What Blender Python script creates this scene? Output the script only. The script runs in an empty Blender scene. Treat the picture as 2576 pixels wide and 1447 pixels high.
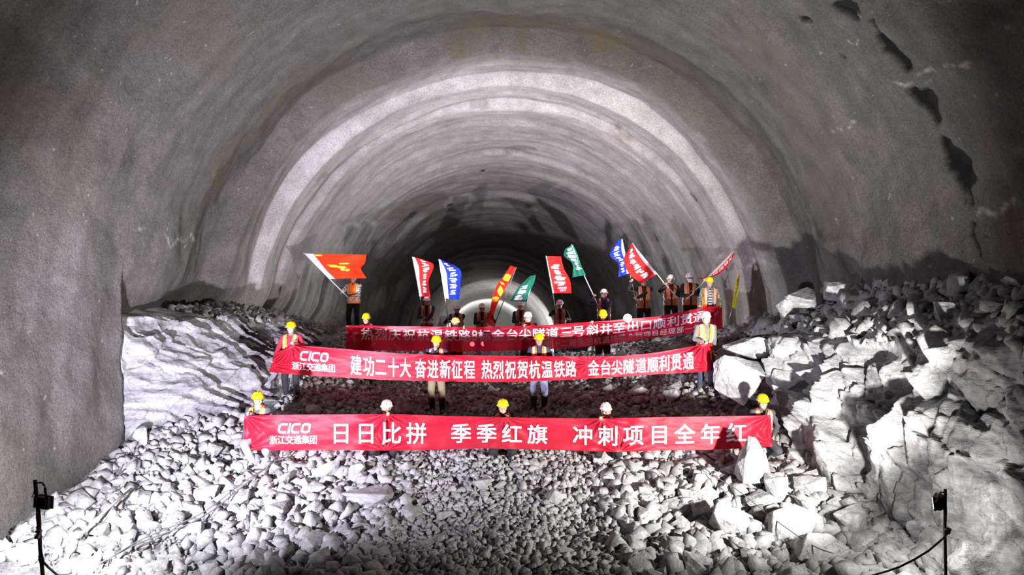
import bpy, bmesh, math, random
import numpy as np
from mathutils import Vector, Matrix

# ------------------------------------------------------------------ camera, world, lights, exposure
SC = bpy.context.scene
COL = SC.collection
F = 1717.0                      # focal length in pixels of a 2576 wide frame (24 mm on 36 mm)
CX, CY = 1288.0, 723.5

cam_data = bpy.data.cameras.new('camera')
cam_data.sensor_width = 36.0
cam_data.lens = 36.0 * F / 2576.0
cam_data.clip_end = 400
cam = bpy.data.objects.new('camera', cam_data)
COL.objects.link(cam)
cam.location = (0, 0, 0)
cam.rotation_euler = (math.radians(90), 0, 0)
SC.camera = cam

world = bpy.data.worlds.new('world')
SC.world = world
world.use_nodes = True
world.node_tree.nodes['Background'].inputs['Color'].default_value = (0.5, 0.5, 0.55, 1)
world.node_tree.nodes['Background'].inputs['Strength'].default_value = 0.004

SC.view_settings.view_transform = 'Standard'
SC.view_settings.look = 'None'
SC.view_settings.gamma = 1.0
SC.view_settings.use_curve_mapping = False
SC.view_settings.exposure = 0.0
SC.cycles.use_denoising = True
SC.cycles.max_bounces = 6
SC.cycles.diffuse_bounces = 3
SC.cycles.volume_bounces = 1
SC.cycles.sample_clamp_indirect = 4.0
SC.cycles.use_adaptive_sampling = True
SC.cycles.adaptive_threshold = 0.03


def P(px, py, d):
    """a point seen at pixel (px, py), d metres into the tunnel"""
    return Vector(((px - CX) / F * d, d, -(py - CY) / F * d))


def spot(name, loc, target, energy, color, angle, blend=0.4, radius=0.10):
    l = bpy.data.lights.new(name, 'SPOT')
    l.energy = energy
    l.color = color
    l.spot_size = math.radians(angle)
    l.spot_blend = blend
    l.shadow_soft_size = radius
    o = bpy.data.objects.new(name, l)
    COL.objects.link(o)
    o.location = loc
    o.rotation_euler = (Vector(target) - Vector(loc)).to_track_quat('-Z', 'Y').to_euler()
    return o


LD = 8.0                        # depth of the two floodlights
LAMP_L = P(108, 1264, LD)
LAMP_R = P(2362, 1262, LD)
LAMP_B = P(1579, 801, 22.6)
spot('flood_beam', LAMP_L + Vector((0.06, 0.16, 0.0)), LAMP_L + Vector((3.0, 8.8, 4.7)), 5500, (0.83, 0.78, 1.0), 128, 1.0, 0.10)
spot('flood_beam', LAMP_R + Vector((-0.10, 0.15, 0.0)), LAMP_R + Vector((-4.5, 8.4, 4.7)), 5400, (1.0, 0.955, 0.92), 130, 1.0, 0.10)
spot('flood_core', LAMP_L + Vector((0.06, 0.16, 0.0)), LAMP_L + Vector((5.0, 18.0, 7.6)), 9500, (0.86, 0.82, 1.0), 46, 1.0, 0.10)
spot('flood_core', LAMP_R + Vector((-0.10, 0.15, 0.0)), LAMP_R + Vector((-5.2, 18.0, 7.6)), 9500, (0.97, 0.94, 0.95), 46, 1.0, 0.10)
spot('flood_spill', LAMP_L + Vector((0.06, 0.16, 0.0)), LAMP_L + Vector((-2.2, 5.0, 0.1)), 1150, (0.93, 0.90, 1.0), 170, 0.9, 0.10)
spot('flood_spill', LAMP_R + Vector((-0.10, 0.15, 0.0)), LAMP_R + Vector((0.4, 4.0, -0.9)), 170, (1.0, 0.965, 0.93), 176, 0.6, 0.10)
spot('work_beam', LAMP_B + Vector((0, -0.12, 0)), (2.0, 12, -1.4), 500, (0.93, 0.97, 1.0), 130, 0.5, 0.08)
spot('tunnel_beam', P(1188, 866, 40) + Vector((0, -0.2, 0)), (-1.0, 20, -1.5), 3500, (0.95, 1.0, 0.97), 70, 0.9, 0.15)
spot('tunnel_beam', P(1216, 865, 40) + Vector((0, -0.2, 0)), (0.5, 20, -1.5), 3500, (0.95, 1.0, 0.97), 70, 0.9, 0.15)
spot('tunnel_beam', (-3.0, 94, -10.6), (-4.0, 128, -9.6), 26000, (0.95, 1.0, 0.97), 150, 0.9, 0.3)  # added spot without a fixture, brightens the far end of the tunnel
spot('lining_beam', (0.9, 72, -8.2), (3.2, 80, -5.0), 6000, (0.97, 1.0, 0.97), 140, 0.9, 0.3)

# ------------------------------------------------------------------ numeric helpers
RNG = np.random.default_rng(7)
random.seed(7)


def sstep(a, b, x):
    t = np.clip((np.asarray(x, float) - a) / (b - a), 0, 1)
    return t * t * (3 - 2 * t)


def _hash(i, j, k, seed):
    h = (i * 374761393 + j * 668265263 + k * 2147483647 + seed * 1274126177) & 0xFFFFFFFF
    h = ((h ^ (h >> 13)) * 1274126177) & 0xFFFFFFFF
    h = (h ^ (h >> 16)) & 0xFFFFFFFF
    return h.astype(np.float64) / 4294967295.0


def vnoise(x, y, z, seed=0):
    x, y, z = np.broadcast_arrays(np.asarray(x, float), np.asarray(y, float), np.asarray(z, float))
    xi, yi, zi = np.floor(x).astype(np.int64), np.floor(y).astype(np.int64), np.floor(z).astype(np.int64)
    fx, fy, fz = x - xi, y - yi, z - zi
    fx, fy, fz = fx * fx * (3 - 2 * fx), fy * fy * (3 - 2 * fy), fz * fz * (3 - 2 * fz)
    r = 0
    for a in (0, 1):
        for b in (0, 1):
            for c in (0, 1):
                w = (fx if a else 1 - fx) * (fy if b else 1 - fy) * (fz if c else 1 - fz)
                r = r + w * _hash(xi + a, yi + b, zi + c, seed)
    return r * 2 - 1


def fbm(x, y, z, oct=4, seed=0, gain=0.5):
    r, a, f = 0, 1.0, 1.0
    for o in range(oct):
        r = r + a * vnoise(np.asarray(x) * f, np.asarray(y) * f, np.asarray(z) * f, seed + o * 17)
        a *= gain
        f *= 2.03
    return r


# ------------------------------------------------------------------ object helpers
def tag(o, label=None, cat=None, group=None, kind=None):
    if label: o['label'] = label
    if cat: o['category'] = cat
    if group: o['group'] = group
    if kind: o['kind'] = kind
    return o


def empty(name, loc=(0, 0, 0)):
    o = bpy.data.objects.new(name, None)
    o.empty_display_size = 0.1
    COL.objects.link(o)
    o.location = loc
    return o


def new_mesh(name, V, Fc, mats=(), smooth=False, midx=None):
    me = bpy.data.meshes.new(name)
    V = np.asarray(V, np.float64)
    if isinstance(Fc, np.ndarray):
        n, k = Fc.shape
        me.vertices.add(len(V))
        me.vertices.foreach_set('co', V.ravel())
        me.loops.add(n * k)
        me.loops.foreach_set('vertex_index', Fc.ravel().astype(np.int32))
        me.polygons.add(n)
        me.polygons.foreach_set('loop_start', np.arange(0, n * k, k, dtype=np.int32))
        me.update(calc_edges=True)
    else:
        me.from_pydata([tuple(v) for v in V], [], [tuple(f) for f in Fc])
    for m in mats: me.materials.append(m)
    if midx is not None: me.polygons.foreach_set('material_index', np.asarray(midx, np.int32))
    if smooth: me.polygons.foreach_set('use_smooth', np.ones(len(me.polygons), bool))
    me.update()
    return me


def link(name, me, parent=None, loc=None):
    o = bpy.data.objects.new(name, me)
    COL.objects.link(o)
    if parent is not None: o.parent = parent
    if loc is not None: o.location = loc
    return o


def mobj(name, V, Fc, mat, parent=None, smooth=False, midx=None, loc=None):
    mats = mat if isinstance(mat, (list, tuple)) else [mat]
    return link(name, new_mesh(name, V, Fc, mats, smooth, midx), parent, loc)


def grid_faces(n, m, wrap=False):
    i = np.arange(n - 1)[:, None]
    j = np.arange(m if wrap else m - 1)[None, :]
    a = i * m + j
    b = i * m + (j + 1) % m
    return np.stack([a, b, b + m, a + m], -1).reshape(-1, 4)


class MB:
    """collects simple shapes into one mesh"""
    def __init__(self):
        self.V, self.F, self.M = [], [], []

    def add(self, V, Fc, mi=0):
        o = len(self.V)
        self.V += [tuple(v) for v in V]
        for f in Fc:
            self.F.append(tuple(int(i) + o for i in f))
            self.M.append(mi)

    def box(self, c, s, rot=None, mi=0):
        c = Vector(c)
        V = []
        for x in (-.5, .5):
            for y in (-.5, .5):
                for z in (-.5, .5):
                    v = Vector((x * s[0], y * s[1], z * s[2]))
                    if rot is not None: v = rot @ v
                    V.append(c + v)
        self.add(V, [(0, 1, 3, 2), (4, 6, 7, 5), (0, 4, 5, 1), (2, 3, 7, 6), (0, 2, 6, 4), (1, 5, 7, 3)], mi)

    def tube(self, pts, rad, n=8, mi=0, flat=None):
        pts = [Vector(p) for p in pts]
        if not isinstance(rad, (list, tuple)): rad = [rad] * len(pts)
        V, Fc = [], []
        t0 = (pts[1] - pts[0]).normalized()
        up = Vector((0, 0, 1)) if abs(t0.z) < 0.9 else Vector((0, 1, 0))
        nrm = t0.cross(up).normalized()
        if flat is not None:
            nrm = (Vector(flat) - t0 * t0.dot(Vector(flat))).normalized()
        k = len(pts)
        for i, p in enumerate(pts):
            t = (pts[min(i + 1, k - 1)] - pts[max(i - 1, 0)])
            t = t.normalized() if t.length > 1e-9 else t0
            nrm = (nrm - t * nrm.dot(t)).normalized()
            b = t.cross(nrm)
            r = rad[i]
            ra, rb = r if isinstance(r, tuple) else (r, r)
            for j in range(n):
                a = 2 * math.pi * j / n
                V.append(p + nrm * (math.cos(a) * ra) + b * (math.sin(a) * rb))
        for i in range(k - 1):
            for j in range(n):
                Fc.append((i * n + j, i * n + (j + 1) % n, (i + 1) * n + (j + 1) % n, (i + 1) * n + j))
        Fc.append(tuple(range(n - 1, -1, -1)))
        Fc.append(tuple((k - 1) * n + j for j in range(n)))
        self.add(V, Fc, mi)

    def capsule(self, a, b, ra, rb, n=10, mi=0):
        a, b = Vector(a), Vector(b)
        d = b - a
        L = d.length
        d = d / L if L > 1e-9 else Vector((0, 0, 1))
        pts, rad = [], []
        for t in (-0.96, -0.7, -0.35):
            pts.append(a + d * (t * ra)); rad.append(ra * math.sqrt(1 - t * t))
        for i in range(5):
            pts.append(a.lerp(b, i / 4)); rad.append(ra + (rb - ra) * i / 4)
        for t in (0.35, 0.7, 0.96):
            pts.append(b + d * (t * rb)); rad.append(rb * math.sqrt(1 - t * t))
        self.tube(pts, rad, n, mi)

    def ellipsoid(self, c, r, rot=None, n=12, m=8, mi=0):
        c = Vector(c)
        V, Fc = [], []
        for i in range(m + 1):
            ph = -math.pi / 2 + math.pi * i / m
            ph = max(-1.5, min(1.5, ph))
            for j in range(n):
                a = 2 * math.pi * j / n
                v = Vector((r[0] * math.cos(ph) * math.cos(a), r[1] * math.cos(ph) * math.sin(a), r[2] * math.sin(ph)))
                if rot is not None: v = rot @ v
                V.append(c + v)
        for i in range(m):
            for j in range(n):
                Fc.append((i * n + j, i * n + (j + 1) % n, (i + 1) * n + (j + 1) % n, (i + 1) * n + j))
        Fc.append(tuple(range(n - 1, -1, -1)))
        Fc.append(tuple(m * n + j for j in range(n)))
        self.add(V, Fc, mi)

    def loft(self, rings, mi=0):
        n = len(rings[0])
        V = [v for r in rings for v in r]
        Fc = []
        for i in range(len(rings) - 1):
            for j in range(n):
                Fc.append((i * n + j, i * n + (j + 1) % n, (i + 1) * n + (j + 1) % n, (i + 1) * n + j))
        Fc.append(tuple(range(n - 1, -1, -1)))
        Fc.append(tuple((len(rings) - 1) * n + j for j in range(n)))
        self.add(V, Fc, mi)

    def xform(self, M):
        self.V = [tuple(M @ Vector(v)) for v in self.V]

    def build(self, name, mat, parent=None, smooth=False, loc=None):
        mats = mat if isinstance(mat, (list, tuple)) else [mat]
        return mobj(name, self.V, self.F, mats, parent, smooth, self.M, loc)


# ------------------------------------------------------------------ materials
def nodes_of(m):
    m.use_nodes = True
    return m.node_tree, m.node_tree.nodes['Principled BSDF']


def ramp(nt, fac, stops):
    r = nt.nodes.new('ShaderNodeValToRGB')
    e = r.color_ramp.elements
    while len(e) < len(stops): e.new(0.5)
    for k, (p, c) in enumerate(stops):
        e[k].position = p
        e[k].color = (*c, 1)
    nt.links.new(fac, r.inputs[0])
    return r.outputs['Color']


def tex(nt, kind, scale, coord='Object', detail=6, rough=0.6, mapping=None, **kw):
    tc = nt.nodes.new('ShaderNodeTexCoord')
    src = tc.outputs[coord]
    if mapping is not None:
        mp = nt.nodes.new('ShaderNodeMapping')
        mp.inputs['Rotation'].default_value = mapping[0]
        mp.inputs['Scale'].default_value = mapping[1]
        nt.links.new(src, mp.inputs[0]); src = mp.outputs[0]
    n = nt.nodes.new('ShaderNodeTexNoise' if kind == 'noise' else 'ShaderNodeTexVoronoi')
    n.inputs['Scale'].default_value = scale
    if kind == 'noise':
        n.inputs['Detail'].default_value = detail
        n.inputs['Roughness'].default_value = rough
    for k, v in kw.items(): setattr(n, k, v)
    nt.links.new(src, n.inputs['Vector'])
    return n


def mix(nt, fac, a, b, mode='MIX'):
    m = nt.nodes.new('ShaderNodeMix')
    m.data_type = 'RGBA'
    m.blend_type = mode
    for s, v in ((m.inputs[0], fac), (m.inputs[6], a), (m.inputs[7], b)):
        if hasattr(v, 'is_linked'): nt.links.new(v, s)
        elif isinstance(v, (int, float)): s.default_value = v
        else: s.default_value = (*v, 1)
    return m.outputs[2]


def math_node(nt, op, a, b=0.0):
    m = nt.nodes.new('ShaderNodeMath')
    m.operation = op
    for s, v in ((m.inputs[0], a), (m.inputs[1], b)):
        if hasattr(v, 'is_linked'): nt.links.new(v, s)
        else: s.default_value = v
    return m.outputs[0]


def bump(nt, bs, h, strength, dist, prev=None):
    b = nt.nodes.new('ShaderNodeBump')
    b.inputs['Strength'].default_value = strength
    b.inputs['Distance'].default_value = dist
    nt.links.new(h, b.inputs['Height'])
    if prev is not None: nt.links.new(prev, b.inputs['Normal'])
    nt.links.new(b.outputs[0], bs.inputs['Normal'])
    return b.outputs[0]


MATS = {}


def cloth(name, col, rough=0.85, var=0.12, scale=60.0):
    if name in MATS: return MATS[name]
    m = bpy.data.materials.new(name)
    nt, bs = nodes_of(m)
    n = tex(nt, 'noise', scale)
    lo = tuple(c * (1 - var) for c in col)
    hi = tuple(min(1, c * (1 + var)) for c in col)
    nt.links.new(ramp(nt, n.outputs[0], [(0.3, lo), (0.7, hi)]), bs.inputs['Base Color'])
    bs.inputs['Roughness'].default_value = rough
    n2 = tex(nt, 'noise', 14)
    bump(nt, bs, n2.outputs[0], 0.5, 0.02)
    MATS[name] = m
    return m


def plain(name, col, rough=0.5, metal=0.0, emit=None, strength=0.0):
    if name in MATS: return MATS[name]
    m = bpy.data.materials.new(name)
    nt, bs = nodes_of(m)
    n = tex(nt, 'noise', 40)
    nt.links.new(ramp(nt, n.outputs[0], [(0.3, tuple(c * 0.92 for c in col)), (0.7, tuple(min(1, c * 1.06) for c in col))]), bs.inputs['Base Color'])
    bs.inputs['Roughness'].default_value = rough
    bs.inputs['Metallic'].default_value = metal
    if emit:
        bs.inputs['Emission Color'].default_value = (*emit, 1)
        bs.inputs['Emission Strength'].default_value = strength
    MATS[name] = m
    return m


def thin_cloth(name, col, trans=0.45, rough=0.42, tcol=None, gloss=0.35):
    """thin woven polyester that lets light through"""
    if name in MATS: return MATS[name]
    m = bpy.data.materials.new(name)
    nt, bs = nodes_of(m)
    n = tex(nt, 'noise', 9)
    c = ramp(nt, n.outputs[0], [(0.3, tuple(x * 0.9 for x in col)), (0.7, tuple(min(1, x * 1.06) for x in col))])
    nt.links.new(c, bs.inputs['Base Color'])
    bs.inputs['Roughness'].default_value = rough
    bs.inputs['Specular IOR Level'].default_value = gloss
    n2 = tex(nt, 'noise', 26, detail=3)
    nb = bump(nt, bs, n2.outputs[0], 0.35, 0.01)
    tr = nt.nodes.new('ShaderNodeBsdfTranslucent')
    tr.inputs['Color'].default_value = (*(tcol or col), 1)
    ms = nt.nodes.new('ShaderNodeMixShader')
    ms.inputs[0].default_value = trans
    nt.links.new(bs.outputs[0], ms.inputs[1])
    nt.links.new(tr.outputs[0], ms.inputs[2])
    nt.links.new(ms.outputs[0], nt.nodes['Material Output'].inputs['Surface'])
    MATS[name] = m
    return m


def camo(name, cols, scale=9):
    if name in MATS: return MATS[name]
    m = bpy.data.materials.new(name)
    nt, bs = nodes_of(m)
    n = tex(nt, 'noise', scale, detail=2)
    r = nt.nodes.new('ShaderNodeValToRGB')
    r.color_ramp.interpolation = 'CONSTANT'
    e = r.color_ramp.elements
    ps = [0.0, 0.43, 0.5, 0.57]
    while len(e) < len(cols): e.new(0.5)
    for k, c in enumerate(cols):
        e[k].position = ps[k]; e[k].color = (*c, 1)
    nt.links.new(n.outputs[0], r.inputs[0])
    nt.links.new(r.outputs[0], bs.inputs['Base Color'])
    bs.inputs['Roughness'].default_value = 0.9
    MATS[name] = m
    return m


def striped(name, a, b, freq):
    if name in MATS: return MATS[name]
    m = bpy.data.materials.new(name)
    nt, bs = nodes_of(m)
    tc = nt.nodes.new('ShaderNodeTexCoord')
    w = nt.nodes.new('ShaderNodeTexWave')
    w.bands_direction = 'Z'
    w.inputs['Scale'].default_value = freq
    w.inputs['Distortion'].default_value = 0.4
    nt.links.new(tc.outputs['Object'], w.inputs['Vector'])
    nt.links.new(ramp(nt, w.outputs[0], [(0.45, a), (0.55, b)]), bs.inputs['Base Color'])
    bs.inputs['Roughness'].default_value = 0.9
    MATS[name] = m
    return m


def rock_mat(name, lo, mid, hi, scale=2.2, bstr=0.7, cracks=True, strata=None, fine=14):
    if name in MATS: return MATS[name]
    m = bpy.data.materials.new(name)
    nt, bs = nodes_of(m)
    mp = strata
    n = tex(nt, 'noise', scale, detail=8, rough=0.68, mapping=mp)
    c = ramp(nt, n.outputs[0], [(0.30, lo), (0.48, mid), (0.66, hi)])
    n2 = tex(nt, 'noise', fine, detail=6, rough=0.7)
    c = mix(nt, 0.35, c, ramp(nt, n2.outputs[0], [(0.35, (0.30, 0.30, 0.31)), (0.6, (1, 1, 1))]), 'MULTIPLY')
    if cracks:
        wn = tex(nt, 'noise', 1.6, detail=5)
        tc = nt.nodes.new('ShaderNodeTexCoord')
        ad = nt.nodes.new('ShaderNodeVectorMath'); ad.operation = 'MULTIPLY_ADD'
        ad.inputs[1].default_value = (0.7, 0.7, 0.7)
        nt.links.new(wn.outputs['Color'], ad.inputs[0]); nt.links.new(tc.outputs['Object'], ad.inputs[2])
        v = nt.nodes.new('ShaderNodeTexVoronoi'); v.feature = 'DISTANCE_TO_EDGE'
        v.inputs['Scale'].default_value = 1.1
        nt.links.new(ad.outputs[0], v.inputs['Vector'])
        cr = ramp(nt, v.outputs['Distance'], [(0.0, (0.22, 0.22, 0.22)), (0.014, (1, 1, 1))])
        c = mix(nt, 0.6, c, cr, 'MULTIPLY')
    nt.links.new(c, bs.inputs['Base Color'])
    bs.inputs['Roughness'].default_value = 0.88
    bs.inputs['Specular IOR Level'].default_value = 0.25
    h = bump(nt, bs, n.outputs[0], bstr, 0.12)
    bump(nt, bs, n2.outputs[0], bstr, 0.02, h)
    MATS[name] = m
    return m


def shotcrete_mat():
    m = bpy.data.materials.new('shotcrete')
    nt, bs = nodes_of(m)
    big = tex(nt, 'noise', 0.35, detail=5)
    mid = tex(nt, 'noise', 1.7, detail=8, rough=0.7)
    ring = tex(nt, 'noise', 1.0, detail=6, rough=0.65, mapping=((0, 0, 0), (0.22, 1.9, 0.22)))
    fine = tex(nt, 'noise', 34, detail=5, rough=0.75)
    pebb = tex(nt, 'noise', 12, detail=6, rough=0.7)
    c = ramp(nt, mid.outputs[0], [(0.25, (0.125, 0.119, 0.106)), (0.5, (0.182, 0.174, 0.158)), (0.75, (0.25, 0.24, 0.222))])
    c = mix(nt, 0.6, c, ramp(nt, ring.outputs[0], [(0.3, (0.55, 0.55, 0.54)), (0.62, (1.15, 1.14, 1.13))]), 'MULTIPLY')
    c = mix(nt, 0.45, c, ramp(nt, big.outputs[0], [(0.35, (0.72, 0.71, 0.68)), (0.62, (1.1, 1.1, 1.1))]), 'MULTIPLY')
    c = mix(nt, 0.62, c, ramp(nt, fine.outputs[0], [(0.36, (0.30, 0.30, 0.30)), (0.6, (1.15, 1.15, 1.15))]), 'MULTIPLY')

    def attr(nm):
        a = nt.nodes.new('ShaderNodeAttribute'); a.attribute_name = nm
        return a.outputs['Fac']
    # smoother, paler sprayed rings further in; part of the paleness is painted-in light
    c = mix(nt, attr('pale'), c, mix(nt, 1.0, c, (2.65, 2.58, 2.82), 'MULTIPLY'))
    st = math_node(nt, 'MULTIPLY', attr('stain'), ramp_val(nt, mid.outputs[0], 0.25, 0.65))
    c = mix(nt, st, c, (0.155, 0.125, 0.07))
    sp = tex(nt, 'noise', 5.5, detail=3, rough=0.5)
    c = mix(nt, math_node(nt, 'MULTIPLY', ramp_val(nt, sp.outputs[0], 0.70, 0.74), 0.45), c, (0.5, 0.5, 0.46))
    c = mix(nt, attr('white'), c, (0.62, 0.61, 0.58))
    c = mix(nt, attr('hole'), c, (0.010, 0.010, 0.010))
    nt.links.new(c, bs.inputs['Base Color'])
    bs.inputs['Roughness'].default_value = 0.82
    bs.inputs['Specular IOR Level'].default_value = 0.3
    rgh = attr('rough')
    h1 = bump(nt, bs, ring.outputs[0], 0.35, 0.06)
    b2 = nt.nodes.new('ShaderNodeBump')
    b2.inputs['Distance'].default_value = 0.10
    nt.links.new(rgh, b2.inputs['Strength']); nt.links.new(pebb.outputs[0], b2.inputs['Height']); nt.links.new(h1, b2.inputs['Normal'])
    bump(nt, bs, fine.outputs[0], 0.55, 0.025, b2.outputs[0])
    return m


def ramp_val(nt, v, a, b):
    m = nt.nodes.new('ShaderNodeMapRange')
    m.inputs[1].default_value = a
    m.inputs[2].default_value = b
    nt.links.new(v, m.inputs[0])
    return m.outputs[0]


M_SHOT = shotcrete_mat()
M_ROCKW = rock_mat('blasted_rock_white', (0.24, 0.24, 0.25), (0.44, 0.44, 0.445), (0.64, 0.64, 0.635), 2.0, 0.6)
M_ROCKF = rock_mat('blasted_rock_face', (0.13, 0.13, 0.14), (0.36, 0.36, 0.365), (0.60, 0.60, 0.595), 1.5, 0.9,
                   strata=((math.radians(-24), 0, 0), (0.6, 0.6, 2.2)))
M_ROCKL = rock_mat('blasted_rock_strata', (0.19, 0.19, 0.20), (0.38, 0.38, 0.39), (0.60, 0.60, 0.61), 1.6, 0.8,
                   strata=((0, math.radians(38), 0), (0.5, 0.5, 2.6)))
M_RUBBLE = rock_mat('rubble_grey', (0.22, 0.22, 0.22), (0.36, 0.36, 0.355), (0.52, 0.52, 0.51), 2.4, 0.5, cracks=False)
M_HEAP = rock_mat('rubble_dark', (0.11, 0.11, 0.12), (0.19, 0.19, 0.195), (0.29, 0.285, 0.28), 2.4, 0.5, cracks=False)
M_BED = rock_mat('rubble_bed', (0.10, 0.10, 0.10), (0.26, 0.26, 0.26), (0.42, 0.42, 0.41), 5, 0.8, cracks=False, fine=30)

# ------------------------------------------------------------------ the tunnel vault (sprayed concrete)
ROUNDS = [17.5, 19.2, 20.7, 22.4, 24.2, 26.1, 28.3, 30.6, 33, 35.4, 38, 41, 44, 47, 50, 54, 58, 62, 66, 70, 74, 78]


def vault_zc(d):
    return -1.0 - 0.087 * (np.maximum(d, 13.0) - 16.4)


def vault_xc(d):
    return -0.04 * np.maximum(np.asarray(d, float) - 14.0, 0)


def vault_R(d, th):
    d = np.asarray(d, float); th = np.asarray(th, float)
    de = d + 0.10 * vnoise(th * 3.0, d * 0.15, 0, 3) + 0.05 * vnoise(th * 11.0, 0, 0, 4)
    R = np.full(np.broadcast(d, th).shape, 7.45)
    R = R + 0.42 * sstep(13.5, 17.4, de) ** 1.5
    amps = {17.5: (7.28, 0.26), 19.2: (6.98, 0.16)}
    for k, r0 in enumerate(ROUNDS):
        b, a = amps.get(r0, (6.95 + 0.05 * math.sin(k * 2.1), 0.15 + 0.06 * math.sin(k * 1.3)))
        r1 = ROUNDS[k + 1] if k + 1 < len(ROUNDS) else 200
        f = np.clip((de - r0) / (r1 - r0), 0, 1)
        Rk = b + a * (0.5 + 0.5 * vnoise(th * 2.2, k * 3.7, 0, 9)) * 1.4 * f ** 1.4
        R = R + (Rk - R) * sstep(r0 - 0.02, r0 + (0.24 if r0 < 20 else 0.3), de)
    # older finished lining far down the tunnel
    R = R + (6.45 - R) * sstep(78.5, 80.5, d)
    rgh = 1 - 0.6 * sstep(17.0, 19.5, d)
    wave = fbm(th * 2.6, d * 0.55, 0.3, 3, 21) * 0.16 * rgh
    lump = fbm(th * 15, d * 2.0, 0.7, 4, 31) * 0.035 * rgh
    ripple = fbm(th * 1.2, d * 1.7, 5.1, 3, 41) * 0.05 * sstep(18, 21, d) * (1 - 0.8 * sstep(60, 75, d))
    R = R + wave + lump + ripple
    # left side wall is thicker nearer than 13 m and ends there with a clean edge over the rock bench
    R = R + 0.55 * sstep(1.38, 1.60, -th) * sstep(13.0, 13.12, d + 0.05 * vnoise(th * 9, 0, 2, 8))
    return R


def vault_xyz(d, th, R=None):
    if R is None: R = vault_R(d, th)
    a = np.abs(th)
    over = np.maximum(a - math.pi / 2, 0)
    x = np.where(a < math.pi / 2, np.sin(th), np.sign(th) * (1 - 0.05 * over)) * R
    z = vault_zc(d) + np.where(a < math.pi / 2, np.cos(th), -over) * R
    return x + vault_xc(d), z


def vault_hit(px, py):
    """(depth, angle) where the sight line of a pixel meets the vault"""
    ds = np.arange(5, 60, 0.03)
    x = (px - CX) / F * ds - vault_xc(ds)
    z = -(py - CY) / F * ds - vault_zc(ds)
    th = np.where(z > 0, np.arctan2(x, np.maximum(z, 1e-6)), np.sign(x) * (math.pi / 2 + np.abs(z) / 7.4))
    r = np.where(z > 0, np.hypot(x, z), np.abs(x))
    R = vault_R(ds, th)
    k = np.argmax(r > R)
    return ds[k], th[k]


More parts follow.
